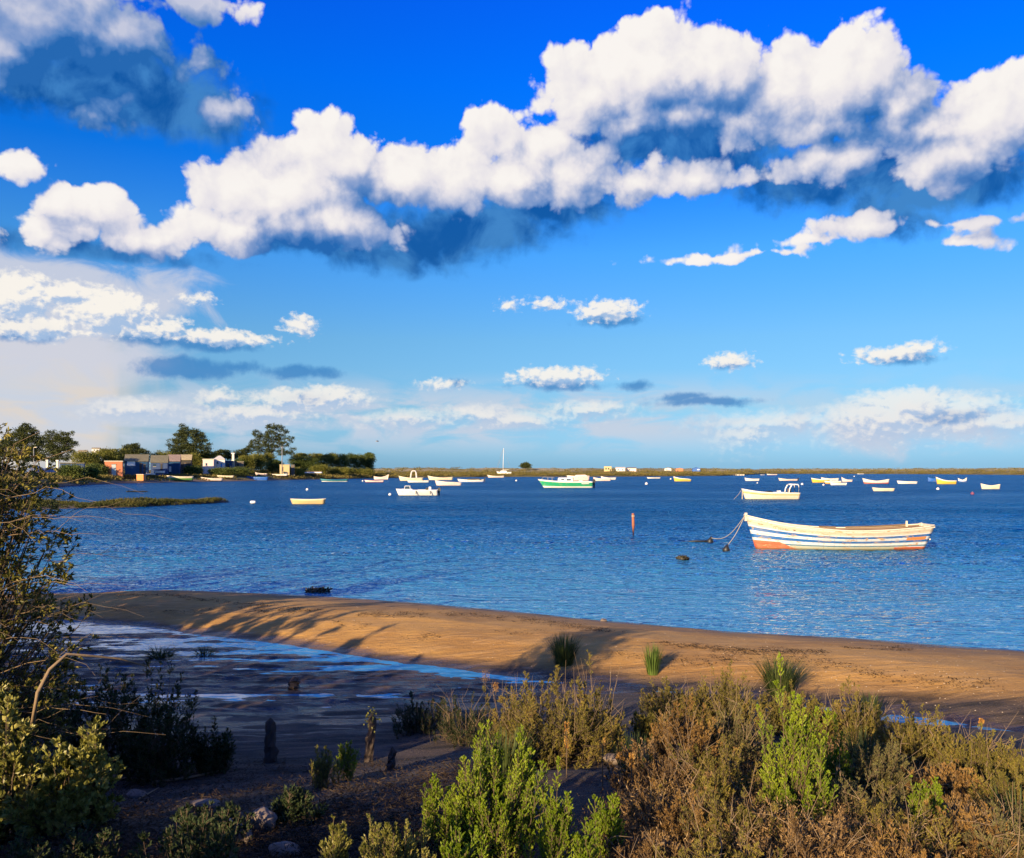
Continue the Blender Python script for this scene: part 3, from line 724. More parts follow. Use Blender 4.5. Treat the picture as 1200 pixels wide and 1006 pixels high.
def main_boat():
    d = at(985, 643)[1]; cx = (980.5 - 600) / F * d; L = 214 / F * d
    hb, hm, hs = 1.13, 0.64, 0.80
    root = empty('fishing_boat', (cx, d, 0), 0, 'long weathered white wooden boat with three blue stripes and red waterline paint', 'boat')
    W = (0.66, 0.66, 0.64); Bl = (0.012, 0.12, 0.36)
    bands = [(-1, (0.50, 0.09, 0.035)), (0.12, W), (0.15, (0.06, 0.20, 0.28)), (0.215, W), (0.345, Bl), (0.455, W), (0.575, Bl), (0.685, W), (0.74, (0.60, 0.50, 0.36)), (0.93, (0.66, 0.60, 0.50))]
    def extra(nt, sp, c):
        # red only at bow and stern, green-grey wash amidships, an orange plank near the stern
        mid = mth(nt, 'MULTIPLY', mth(nt, 'GREATER_THAN', sp.outputs[0], 0.20), mth(nt, 'LESS_THAN', sp.outputs[0], 0.80))
        low = mth(nt, 'LESS_THAN', sp.outputs[1], 0.15)
        c = mixc(nt, mth(nt, 'MULTIPLY', mid, low), c, (0.42, 0.42, 0.30))
        bw = mth(nt, 'MULTIPLY', mth(nt, 'LESS_THAN', sp.outputs[0], mth(nt, 'MULTIPLY_ADD', sp.outputs[1], -0.35, 0.24)), mth(nt, 'LESS_THAN', sp.outputs[1], 0.27))
        c = mixc(nt, bw, c, (0.58, 0.12, 0.05))
        st = mth(nt, 'MULTIPLY', mth(nt, 'GREATER_THAN', sp.outputs[0], 0.855), mth(nt, 'MULTIPLY', mth(nt, 'GREATER_THAN', sp.outputs[1], 0.44), mth(nt, 'LESS_THAN', sp.outputs[1], 0.585)))
        c = mixc(nt, mth(nt, 'MULTIPLY', st, mth(nt, 'LESS_THAN', sp.outputs[0], 0.975)), c, (0.62, 0.24, 0.06))
        ribs = mth(nt, 'LESS_THAN', mth(nt, 'FRACT', mth(nt, 'MULTIPLY', sp.outputs[0], 34.0)), 0.06)
        spot = noise(nt, vmth(nt, 'MULTIPLY', nd(nt, 'ShaderNodeUVMap').outputs[0], (40, 6, 1)), 2.0, 3, 0.6)
        r_ = mth(nt, 'MULTIPLY', ribs, mrange(nt, spot, 0.5, 0.6))
        r_ = mth(nt, 'MULTIPLY', r_, mth(nt, 'GREATER_THAN', sp.outputs[0], 0.3))
        return mixc(nt, mth(nt, 'MULTIPLY', r_, 0.7), c, (0.20, 0.09, 0.04))
    mt = stripes('hull_paint_main', bands, wear=(0.48, 0.30, 0.15), wear_amt=0.12, extra=extra)
    me, sh, hf = hull_mesh('hull', L, 1.75, hb, hm, hs, [mt, MAT['wood']], rake=0.42, srake=0.36, transom=0.55, draft=0.25, nL=48, nV=14)
    obj('hull', me, root)
    gunwale(L, 1.75, sh, hf, MAT['cream'], root, 0.42, 0.028)
    mb = MB(); mb.box(-L / 2 - 0.03, -L / 2 + 0.06, -0.045, 0.045, hb - 0.18, hb + 0.10, 0, 0.006)
    mb.tube([(-L / 2 - 0.02, -0.10, hb + 0.02), (-L / 2 - 0.02, 0.10, hb + 0.02)], 0.025)
    mb.build('stem_post', MAT['cream'], root)
    for t in (0.25, 0.42, 0.6, 0.78):
        thwart(-L / 2 + L * t, hf(t) - 0.06, sh(t) * 0.80, MAT['wood'], root, 0.20)
    # worn dark wash rail along the top amidships, and pale blocks
    for s in (-1, 1):
        mb = MB()
        for a, b_ in ((0.45, 0.545), (0.60, 0.93)):
            pts = [(-L / 2 + L * t, s * (hf(t) - 0.02), sh(t) + 0.035) for t in np.linspace(a, b_, 10)]
            mb.tube(pts, 0.028, 5)
        mb.build('wash_rail', MAT['wood'], root)
    mb = MB(); mb.box(L / 2 - 0.09, L / 2 + 0.0, -0.50, 0.50, hs - 0.05, hs + 0.05, 0, 0.01)
    mb.box(L / 2 - 0.52, L / 2 - 0.46, -0.58, -0.50, hs - 0.08, hs + 0.12, 0, 0.01); mb.box(L / 2 - 0.52, L / 2 - 0.46, 0.50, 0.58, hs - 0.08, hs + 0.12, 0, 0.01)
    mb.build('stern_rail', MAT['cream'], root)
    mb = MB(); mb.sphere((L / 2 - 0.20, -0.55, 0.36), 0.03, 0, 8, 6); mb.build('tow_eye', MAT['cream'], root)
    # faded lettering near the bow
    def letters(txt, size, t, v, mat, name):
        cu = bpy.data.curves.new(name, 'FONT'); cu.body = txt; cu.size = size; cu.extrude = 0.004; cu.align_x = 'LEFT'
        tmp = bpy.data.objects.new(name, cu); COL.objects.link(tmp)
        dg = bpy.context.evaluated_depsgraph_get(); me = bpy.data.meshes.new_from_object(tmp.evaluated_get(dg))
        bpy.data.objects.remove(tmp)
        for p in me.vertices:
            xx = p.co.x; zz = p.co.y; dep = p.co.z
            tt = t + xx / L; s = sh(tt); z = s * v + zz
            zr = (z + 0.25) / (s + 0.25); fl = (0.30 + 0.70 * zr ** 0.55) * (1 - 0.35 * (1 - min(1, tt * 3)) * (1 - zr))
            xb = -L / 2 + 0.42 * (1 - zr); xs = L / 2 - 0.36 * (1 - zr)
            p.co = (xb + (xs - xb) * tt, -(hf(tt) * fl + 0.004 + dep), z)
        me.materials.clear(); me.materials.append(mat)
        return obj(name, me, root)
    letters('lilnlil', 0.085, 0.052, 0.80, paint('green_lettering', (0.18, 0.22, 0.08)), 'name_lettering')
    fl = paint('faded_lettering', (0.42, 0.20, 0.09))
    letters('O', 0.105, 0.128, 0.76, fl, 'number_lettering'); letters('23414', 0.105, 0.150, 0.74, fl, 'number_lettering')
    # mooring lines and the dark floats they end at
    bowp = Vector((cx - L / 2 - 0.02, d, hb))
    for k, (px, py, lab) in enumerate(((852, 645.5, 'dark pointed mooring float nearest the striped boat bow'), (833, 635.5, 'dark mooring float lying left of and behind the other one'))):
        x, y = at(px, py)
        mb = MB(); n = 14
        e = Vector((x, y, 0.16)); pts = []
        for i in range(n + 1):
            t = i / n; p = bowp.lerp(e, t); p.z -= math.sin(t * math.pi) * (0.10 + 0.22 * k); pts.append(p)
        mb.tube(pts, 0.012, 5)
        mb.build('mooring_rope', MAT['rope'], label=('taut' if k == 0 else 'slack') + ' pale rope from the bow of the striped boat down to a dark float', cat='rope')
        f = MB(); f.tube([(x + 0.02, y, 0.22), (x, y, 0.14), (x - 0.03, y, 0.02), (x - 0.05, y, -0.06)], [0.012, 0.06, 0.14, 0.10], 8)
        if k: f.tube([(x, y, 0.02), (x - 0.5, y + 0.1, 0.03), (x - 1.0, y + 0.1, 0.01)], [0.05, 0.035, 0.01], 5)
        f.build('mooring_float', MAT['dark'], smooth=True, label=lab, cat='float')
main_boat()

# ------------------------------------------------------------------ foliage by the clump (numpy)
def rand_unit(n, rg):
    v = rg.normal(size=(n, 3)); return v / np.linalg.norm(v, axis=1, keepdims=True)
def leaf_quads(P, D, ln, wd, rg, fold=0.0):
    """diamond leaves at P pointing along D; returns verts (4n,3), faces (n,4)"""
    n = len(P); D = D / np.maximum(np.linalg.norm(D, axis=1, keepdims=True), 1e-6)
    side = np.cross(D, rand_unit(n, rg)); side /= np.maximum(np.linalg.norm(side, axis=1, keepdims=True), 1e-6)
    ln = np.broadcast_to(ln, (n,))[:, None]; wd = np.broadcast_to(wd, (n,))[:, None]
    up = np.cross(side, D) * fold * wd
    a = P; b = P + D * ln * 0.45 + side * wd * 0.5 + up; c = P + D * ln; d = P + D * ln * 0.45 - side * wd * 0.5 + up
    V = np.stack([a, b, c, d], 1).reshape(-1, 3); return V, np.arange(4 * n).reshape(-1, 4)
def foliage_mat(name, cols, trans=0.35, nscale=1.5, rough=0.7):
    """leaf colours vary leaf by leaf and clump by clump"""
    m, nt, b = new_mat(name)
    g = nd(nt, 'ShaderNodeNewGeometry')
    n = noise(nt, objco(nt), nscale, 3, 0.5)
    f = mth(nt, 'MULTIPLY_ADD', g.outputs['Random Per Island'], 0.45, mth(nt, 'MULTIPLY', mrange(nt, n, 0.35, 0.65), 0.55))
    k = len(cols); c = ramp(nt, f, [(i / max(1, k - 1), cc_) for i, cc_ in enumerate(cols)])
    nt.nodes.remove(b)
    d = nd(nt, 'ShaderNodeBsdfDiffuse'); lk(nt, c, d.inputs[0])
    t = nd(nt, 'ShaderNodeBsdfTranslucent'); lk(nt, c, t.inputs[0])
    gl = nd(nt, 'ShaderNodeBsdfGlossy'); gl.inputs['Roughness'].default_value = rough; gl.inputs[0].default_value = (0.5, 0.5, 0.45, 1)
    mx = nd(nt, 'ShaderNodeMixShader'); mx.inputs[0].default_value = trans; lk(nt, d.outputs[0], mx.inputs[1]); lk(nt, t.outputs[0], mx.inputs[2])
    m2 = nd(nt, 'ShaderNodeMixShader'); m2.inputs[0].default_value = 0.04; lk(nt, mx.outputs[0], m2.inputs[1]); lk(nt, gl.outputs[0], m2.inputs[2])
    lk(nt, m2.outputs[0], nt.nodes['Material Output'].inputs[0])
    return m
MAT['tree_dark'] = foliage_mat('dark_tree_leaves', [(0.025, 0.036, 0.012), (0.055, 0.072, 0.020), (0.11, 0.12, 0.032)], 0.25, 0.6)
MAT['tree_olive'] = foliage_mat('olive_tree_leaves', [(0.08, 0.095, 0.018), (0.17, 0.175, 0.028), (0.28, 0.25, 0.045)], 0.3, 0.35)
MAT['bush_green'] = foliage_mat('green_hedge_leaves', [(0.045, 0.070, 0.014), (0.090, 0.125, 0.024), (0.16, 0.175, 0.035)], 0.3, 0.35)
MAT['marsh'] = foliage_mat('marsh_plants', [(0.055, 0.058, 0.014), (0.13, 0.11, 0.026), (0.22, 0.165, 0.045), (0.10, 0.115, 0.022)], 0.2, 0.10)
MAT['bark'] = paint('bark', (0.09, 0.065, 0.045), 0.9)
def crown_mesh(name, blobs, n, leaf, mat, seed, shell=0.55, dens=2.6, spread=1.9):
    """leaf clumps spread through overlapping ellipsoids, thinner towards the rim so that the sky shows through"""
    rg = np.random.default_rng(seed); P = []; D = []
    vol = np.array([b[3] * b[4] * b[5] for b in blobs]) ** 0.7; vol = vol / vol.sum()
    for b, w in zip(blobs, vol):
        k = max(4, int(n * dens * w / 26))
        u = rand_unit(k, rg); r = rg.uniform(shell, 1.0, k)[:, None] ** 0.7
        cen = np.array(b[:3]) + u * r * np.array(b[3:6])
        m = 26; off = rg.normal(size=(k, m, 3)) * leaf * np.array([spread, spread, spread * 0.55])
        p = (cen[:, None, :] + off).reshape(-1, 3); P.append(p)
        dd = np.repeat(u, m, 0) + rg.normal(size=(k * m, 3)) * 0.8 + np.array([0, 0, 0.25]); D.append(dd)
    P = np.concatenate(P); D = np.concatenate(D)
    V, Fq = leaf_quads(P, D, rg.uniform(0.8, 1.5, len(P)) * leaf, rg.uniform(0.5, 0.9, len(P)) * leaf, rg, 0.2)
    return np_mesh(name, V, Fq, [mat])
def tree(name, px, d, top, base_z, blobs, label, mat='tree_dark', n=5000, leaf=0.28, trunk_r=0.25, cat='tree', group=None, seed=1, trunks=1):
    """blobs are given in photo pixels: (px, py, rx, ry)"""
    root = empty(name, at_d(px, d, base_z), 0, label, cat, group)
    s = d / F; B = []
    for (bx, by, rx, ry) in blobs:
        B.append(((bx - px) * s, random.uniform(-0.3, 0.3) * rx * s, (HZ - by) * s + EYE - base_z, rx * s, rx * s * 0.8, ry * s))
    obj('crown', crown_mesh('crown', B, n, leaf, MAT[mat], seed, 0.35, 1.9, 1.15), root)
    zt = max(b[2] for b in B)
    mb = MB(); rr = random.Random(seed)
    for k in range(trunks):
        bx = (k - (trunks - 1) / 2) * 0.5
        mb.tube([(bx, 0, -0.3), (bx + rr.uniform(-.2, .2), 0, zt * 0.35), (bx + rr.uniform(-.4, .4), 0, zt * 0.62)], [trunk_r, trunk_r * 0.8, trunk_r * 0.5], 7)
    for b in B[:10]:
        z0 = zt * rr.uniform(0.25, 0.5)
        mb.tube([(0, 0, z0), (b[0] * 0.6, b[1] * 0.6, (z0 + b[2]) / 2 + 0.2), (b[0], b[1], b[2])], [trunk_r * 0.45, trunk_r * 0.3, trunk_r * 0.12], 5)
    mb.build('trunk', MAT['bark'], root, True)
    return root

# ------------------------------------------------------------------ far land
shore = np.array([(-900,600),(-300,588),(0,576),(40,573.5),(70,571),(100,568.5),(140,566.8),(190,565.8),(240,564.8),(290,564),(330,562.8),(400,561.6),(440,560.8),(520,559.8),(600,559.2),(700,558.9),(800,558.4),(845,558.0),(872,557.0),(900,555.7),(1000,555.7),(1100,556.1),(1200,557),(1400,558.5),(2200,562)], float)
prof_v = ([0, 1.5, 4, 8, 14, 25, 60, 140, 300, 700, 2500], [-0.05, 0.10, 0.35, 0.85, 1.35, 1.6, 1.9, 2.6, 3.4, 4.0, 5])      # village side
prof_m = ([0, 1.5, 4, 9, 25, 60, 110, 150, 200, 420, 2500], [-0.05, 0.20, 0.55, 0.9, 1.3, 2.1, 3.3, 4.5, 4.0, 2.5, 2.5])     # marsh and dunes
prof_r = ([0, 2, 6, 20, 50, 90, 120, 160, 300, 420, 2500], [-0.05, 0.3, 0.7, 1.3, 2.8, 4.3, 5.2, 4.2, 2.5, 2.5, 2.5])
def land_z(px, s):
    a = np.interp(s, *prof_v); b = np.interp(s, *prof_m); c = np.interp(s, *prof_r)
    w1 = sstep(400, 470, px); w2 = sstep(840, 930, px)
    return a * (1 - w1) + (b * (1 - w2) + c * w2) * w1
def shore_d(px): return EYE * F / (np.interp(px, shore[:, 0], shore[:, 1]) - HZ)
def land_point(px, s):
    d = shore_d(px) + s; return (px - 600) / F * d, d
def land_mat():
    m, nt, b = new_mat('marsh_ground')
    co = nd(nt, 'ShaderNodeNewGeometry').outputs['Position']; sp = nd(nt, 'ShaderNodeSeparateXYZ'); lk(nt, co, sp.inputs[0])
    n = noise(nt, vmth(nt, 'MULTIPLY', co, (0.5, 0.5, 2.5)), 0.10, 6, 0.65, 0.5)
    n2 = noise(nt, co, 0.5, 5, 0.7)
    c = ramp(nt, mth(nt, 'MULTIPLY_ADD', n2, 0.35, mth(nt, 'MULTIPLY', n, 0.65)), [(0.30, (0.030, 0.026, 0.014)), (0.44, (0.10, 0.085, 0.026)), (0.52, (0.19, 0.15, 0.045)), (0.60, (0.14, 0.15, 0.035)), (0.72, (0.27, 0.19, 0.075))])
    dune = mth(nt, 'MULTIPLY', mrange(nt, sp.outputs[2], 2.2, 3.1), mrange(nt, noise(nt, vmth(nt, 'MULTIPLY', co, (0.5, 0.5, 1)), 0.06, 5, 0.6), 0.42, 0.55, 0.35, 1.0))
    c = mixc(nt, dune, c, (0.40, 0.31, 0.14))
    beach = mrange(nt, sp.outputs[2], 0.55, 0.25)
    far = mrange(nt, sp.outputs[1], 330, 240)
    c = mixc(nt, mth(nt, 'MULTIPLY', beach, far), c, (0.20, 0.135, 0.095))
    edge = mrange(nt, sp.outputs[2], 0.25, 0.05)
    c = mixc(nt, mth(nt, 'MULTIPLY', edge, 0.8), c, (0.045, 0.035, 0.022))
    lk(nt, c, b.inputs['Base Color']); b.inputs['Roughness'].default_value = 0.95
    bump(nt, b, n2, 0.6, 0.6)
    return m
MAT['land'] = land_mat()
def far_land():
    px = np.unique(np.concatenate([np.linspace(-900, 0, 40), np.linspace(0, 1200, 500), np.linspace(1200, 2200, 60)]))
    s = np.array([-6, -2, 0, 1, 2, 3, 4.5, 6, 8, 10, 13, 17, 22, 28, 36, 46, 60, 75, 92, 105, 118, 130, 142, 155, 170, 200, 260, 340, 480, 800, 1600, 3500])
    Pn, S = np.meshgrid(px, s); D = shore_d(Pn) + S + fbm2(Pn, S * 0.0, 0.06, 4, 2) * 1.2 * (S < 3)
    X = (Pn - 600) / F * D
    Z = land_z(Pn, S)
    Z = np.where(S < 0, -0.3, Z) + np.where(S > 2, fbm2(X, D, 0.05, 5, 8) * np.clip(S / 40, 0.1, 1.0) * np.where(S > 400, 0, 1), 0)
    V = np.stack([X.ravel(), D.ravel(), Z.ravel()], 1); n = len(px)
    i = (np.arange(len(s) - 1)[:, None] * n + np.arange(n - 1)[None, :]).ravel()
    obj('far_shore', np_mesh('far_shore', V, np.stack([i, i + 1, i + n + 1, i + n], 1), [MAT['land']], True), kind='structure')
far_land()
def tufts(name, P, R, n_per, leaf, mat, seed, flat=0.5):
    """low clumps of plants: half-ellipsoids filled with leaves"""
    rg = np.random.default_rng(seed); P = np.asarray(P, float); k = len(P); R = np.broadcast_to(R, (k,))
    u = rand_unit(k * n_per, rg); u[:, 2] = np.abs(u[:, 2]); rr = rg.uniform(0.3, 1, (k * n_per, 1)) ** 0.5
    c = np.repeat(P, n_per, 0) + u * rr * np.repeat(R, n_per)[:, None] * np.array([1.5, 1.5, flat])
    lf = np.repeat(leaf * (R / R.mean()) ** 0.5, n_per)
    V, Fq = leaf_quads(c, u * 0.6 + rg.normal(size=c.shape) * 0.5 + np.array([0, 0, 0.6]), lf * rg.uniform(0.8, 1.4, len(c)), lf * 0.6, rg, 0.2)
    return np_mesh(name, V, Fq, [mat])
rg = np.random.default_rng(11)
# ground cover along the far shore: nobody could count it
pp = []; rr = []
for _ in range(5200):
    px = rg.uniform(-40, 1230); s = rg.choice([rg.uniform(2.5, 14), rg.uniform(10, 60), rg.uniform(50, 150)], p=[0.45, 0.35, 0.2])
    if px < 340 and s < 9 and rg.random() < 0.8: continue
    if px > 880 and s < 30 and rg.random() < 0.6: continue
    x, y = land_point(px, s); z = float(land_z(px, s)); pp.append((x, y, z - 0.1)); rr.append(rg.uniform(0.3, 0.9) * (1 + y / 400))
obj('marsh_vegetation', tufts('marsh_vegetation', pp, np.array(rr), 34, 0.42, MAT['marsh'], 5, 0.45), kind='stuff', label='low olive and brown marsh plants covering the far shore', cat='marsh plants')

MAT['spitveg'] = foliage_mat('spit_plants', [(0.030, 0.040, 0.010), (0.075, 0.080, 0.016), (0.14, 0.115, 0.028)], 0.2, 0.3)
# grassy spit reaching out from the left
def spit():
    pts = np.array([(-60, 594.5), (40, 594.5), (90, 594), (140, 593.5), (180, 592.5), (225, 590.5), (248, 589.5), (266, 588.6)])
    px = np.linspace(-60, 268, 90); py = np.interp(px, pts[:, 0], pts[:, 1]); d = EYE * F / (py - HZ)
    wdt = np.interp(px, [-60, 100, 200, 240, 268], [3.6, 3.2, 3.2, 2.6, 0.4])
    v = np.linspace(-1, 1, 11); PX, Vv = np.meshgrid(px, v); W = np.interp(PX, px, wdt); D = np.interp(PX, px, d) + Vv * W
    X = (PX - 600) / F * np.interp(PX, px, d); Z = (0.32 * (1 - Vv ** 2) - 0.06) * np.interp(PX, [-60, 200, 262, 268], [1, 1, 0.5, 0.1]) + fbm2(X, D, 0.6, 3, 4) * 0.06
    V = np.stack([X.ravel(), D.ravel(), Z.ravel()], 1); n = len(px)
    i = (np.arange(10)[:, None] * n + np.arange(n - 1)[None, :]).ravel()
    obj('spit', np_mesh('spit', V, np.stack([i, i + 1, i + n + 1, i + n], 1), [MAT['land']], True), kind='structure')
    P = []; R = []
    for _ in range(620):
        a = rg.uniform(-60, 255); k = rg.uniform(-0.9, 0.9); dd = np.interp(a, px, d); w = np.interp(a, px, wdt)
        P.append(((a - 600) / F * dd, dd + k * w, 0.22 * (1 - k * k) - 0.05)); R.append(rg.uniform(0.18, 0.36) * (1.0 + 0.5 * math.sin(a * 0.05)) * (1 + 0.5 * math.exp(-((a - 215) / 25) ** 2)))
    obj('spit_vegetation', tufts('spit_vegetation', P, np.array(R), 90, 0.09, MAT['spitveg'], 6, 0.9), kind='stuff', label='olive brown saltmarsh plants covering the low spit', cat='marsh plants')
spit()

# ------------------------------------------------------------------ trees on the far shore
def vz(px, s): return float(land_z(px, s))
def on_shore(px, s): return shore_d(px) + s, vz(px, s) - 0.1
d, z = on_shore(222, 45)
tree('broadleaf_tree', 222, d, 498, z, [(222,517,17,12),(212,513,9,8),(214,500,3.5,2.6),(218,506,7,6),(227,507,6,5),(236,512,5,5),(240,521,7,6),(246,528,4.5,4),(204,520,7,5),(205,529,8,6),(232,528,10,6),(218,528,14,7),(237,509,2.2,1.6)], 'big rounded dark tree standing behind the row of blue huts', n=9000, leaf=0.30, seed=3, cat='tree')
d, z = on_shore(318, 42)
tree('umbrella_pine', 318, d, 498, z, [(318,500,7,2.6),(326,502,8,3.2),(333,506,5,3),(301,508,5,4),(308,514,9,6),(298,520,7,6),(318,510,8,6),(328,512,7,5),(341,514,4,4),(322,520,9,6),(310,526,12,6),(334,521,5,4),(343,527,3,3),(294,526,5,6),(330,530,8,4),(342,532,4,3)], 'tall dark tree of several flat-topped tiers standing behind the telegraph pole', n=8000, leaf=0.30, seed=5, cat='tree')
d, z = on_shore(158, 55)
tree('broadleaf_tree', 158, d, 520, z, [(155,528,12,7),(149,532,8,6),(166,532,10,5),(158,523,5,2.5)], 'small domed dark tree just left of the big rounded one', n=4000, leaf=0.3, seed=8)
d, z = on_shore(262, 50)
tree('broadleaf_tree', 262, d, 527, z, [(262,532,9,5),(270,535,7,4),(254,536,6,4)], 'low domed dark tree peeping over the white cottage roof', n=2600, leaf=0.3, seed=9)
d, z = on_shore(286, 48)
tree('broadleaf_tree', 284, d, 523, z, [(280,531,6,3),(288,529,5,3.5),(284,536,8,4)], 'small dark tree between the white cottage and the tall tiered tree', n=2200, leaf=0.3, seed=10)
d, z = on_shore(66, 78)
tree('broadleaf_tree', 66, d, 502, z, [(72,512,9,7),(60,508,6,4),(80,520,8,7),(66,520,14,9),(52,518,9,8),(76,532,13,8),(58,534,14,9),(90,520,1.5,1.5),(84,508,3,2)], 'dark broad tree with an open crown left of the reed bank', n=8000, leaf=0.26, seed=12)
d, z = on_shore(28, 62)
tree('broadleaf_tree', 28, d, 497, z, [(30,508,13,9),(18,516,14,10),(36,520,14,10),(10,528,14,12),(34,534,14,9),(28,500,6,3)], 'dark leaning tree at the left edge behind the stone quay', n=8000, leaf=0.26, seed=13)
x, y = land_point(616, 118)
tree('broadleaf_tree', 616, y, 543, float(land_z(616, 118)), [(616,545.5,4.6,2.4),(612.5,547,2.5,1.6),(619,547,2.6,1.6)], 'lone small round tree on the low far shore', n=1600, leaf=0.5, seed=14)
# hedges and thickets: one bush each
def bush(px, py, rx, ry, s, mat, label, seed, n=2600, leaf=0.27):
    d, z = on_shore(px, s); k = d / F
    root = empty('bush', at_d(px, d, z), 0, label, 'bush', 'bushes in the thicket behind the far shore')
    zz = (HZ - py) * k + EYE - z; r2 = np.random.default_rng(seed); B = [(0, 0, zz, rx * k, rx * k * 0.8, ry * k)]
    for _ in range(4): a = r2.uniform(-0.7, 0.7); B.append((a * rx * k, r2.uniform(-1, 1), zz + r2.uniform(-0.2, 0.55) * ry * k, rx * k * 0.5, rx * k * 0.5, ry * k * 0.55))
    B.append((0, 0, zz * 0.45, rx * k * 0.9, rx * k * 0.7, max(zz * 0.5, 0.5)))
    obj('foliage', crown_mesh('foliage', B, n, leaf, MAT[mat], seed, 0.6), root)
    mb = MB(); 
    for q in range(3): mb.tube([(0.1 * q, 0, -0.2), (0.5 * (q - 1), 0, zz * 0.8)], [0.08, 0.04], 5)
    mb.build('stem', MAT['bark'], root)
BU = [(100,540,14,11,42,'tree_olive','broad olive-yellow reed thicket right of the dark open-crowned tree'),(122,540,15,12,38,'tree_olive','tall olive-yellow thicket behind the pink hut'),(138,536,10,8,48,'tree_olive','olive bush rising left of the small domed tree'),
      (113,551,9,5,20,'bush_green','dark low bush left of the pink hut'),(103,554,8,4,12,'bush_green','low rounded bush on the bank left of the pink hut'),(84,553,12,5,12,'bush_green','low spreading bush below the tarpaulins'),
      (190,536,12,6,50,'tree_olive','sunlit bush behind the second blue hut'),(206,535,12,5,52,'tree_olive','sunlit bush under the big rounded tree'),(227,541,8,9,34,'tree_olive','upright olive bush between the ochre-roofed hut and the white cottage'),
      (240,535,9,6,44,'tree_olive','pale olive bush directly behind the white cottage annex'),(277,545,8,6,34,'bush_green','dark bush right of the white cottage chimney'),(290,541,8,7,32,'tree_olive','olive bush with arching stems right of the cottage'),
      (301,541,9,8,30,'tree_olive','rounded yellow-green bush left of the telegraph pole'),(312,538,10,6,40,'tree_olive','pale bush below the tall tiered tree'),(322,546,9,6,26,'bush_green','very dark bush left of the ochre shed'),(348,541,9,7,32,'bush_green','dark green bush just right of the ochre shed'),
      (362,544,11,8,26,'bush_green','dark rounded bush behind the upturned white dinghy'),(352,535,8,3,45,'tree_olive','low yellow-green bush on the skyline right of the tall tree'),(368,536,9,4,42,'tree_olive','yellow-green bush on the skyline left of the hedge hump'),(380,540,9,7,34,'bush_green','mid-green bush at the middle of the hedge'),
      (390,538,8,6,38,'tree_olive','sunlit olive bush right of the hedge middle'),(400,541,9,8,30,'bush_green','dark green bush right of the sunlit olive one'),(411,540,9,8,30,'bush_green','dark dense bush near the right end of the hedge'),(420,541,8,8,28,'bush_green','rounded dark bush second from the right end of the hedge'),
      (431,541,8,8,26,'bush_green','rightmost dark bush where the hedge drops to the marsh'),(433,534,3,2.5,28,'bush_green','small tuft topping the right end of the hedge'),(375,549,8,3,16,'tree_olive','low pale bush right of the upturned dinghy'),
      (260,553,12,3,12,'bush_green','low bush in front of the white cottage'),(280,553,9,3.5,14,'bush_green','low bush right of the cottage yard'),(226,552,7,4,20,'bush_green','low bush in front of the ochre-roofed hut'),(345,552,10,3,14,'tree_olive','low grassy bush below the ochre shed'),(398,552,14,3,12,'tree_olive','low brownish bush along the shore under the hedge'),(425,553,12,2.5,12,'tree_olive','low brownish bush at the waterside right end of the hedge')]
for i, b_ in enumerate(BU): bush(*b_, seed=100 + i)

# ------------------------------------------------------------------ village
MAT['pinkwall'] = paint('salmon_wall', (0.58, 0.20, 0.09), 0.8); MAT['shadeblue_wall'] = planks('shade_dark_blue_boards', (0.008, 0.060, 0.15), 0.3)  # blue boards darkened: shade on the hut fronts is in the colour
MAT['shadeblue_wall2'] = planks('pale_blue_boards', (0.045, 0.085, 0.20), 0.3); MAT['darkwall'] = planks('dark_boards', (0.05, 0.045, 0.04), 0.3)
MAT['roofgrey'] = planks('corrugated_roof', (0.19, 0.17, 0.10), 0.25); MAT['roofochre'] = planks('ochre_roof', (0.50, 0.40, 0.21), 0.3)
MAT['roofpink'] = planks('pinkish_roof', (0.32, 0.23, 0.18), 0.3); MAT['whitewall'] = paint('whitewash', (0.76, 0.70, 0.62), 0.9); MAT['ochrewall'] = paint('ochre_wall', (0.58, 0.44, 0.22), 0.9)
MAT['roofwhite'] = paint('pale_tiles', (0.66, 0.60, 0.50), 0.8); MAT['stone'] = paint('warm_stone', (0.42, 0.26, 0.13), 0.95, wear=(0.13, 0.08, 0.05), wear_amt=0.12, scale=1.2)
MAT['greydoor'] = paint('pale_door', (0.50, 0.55, 0.52), 0.6)
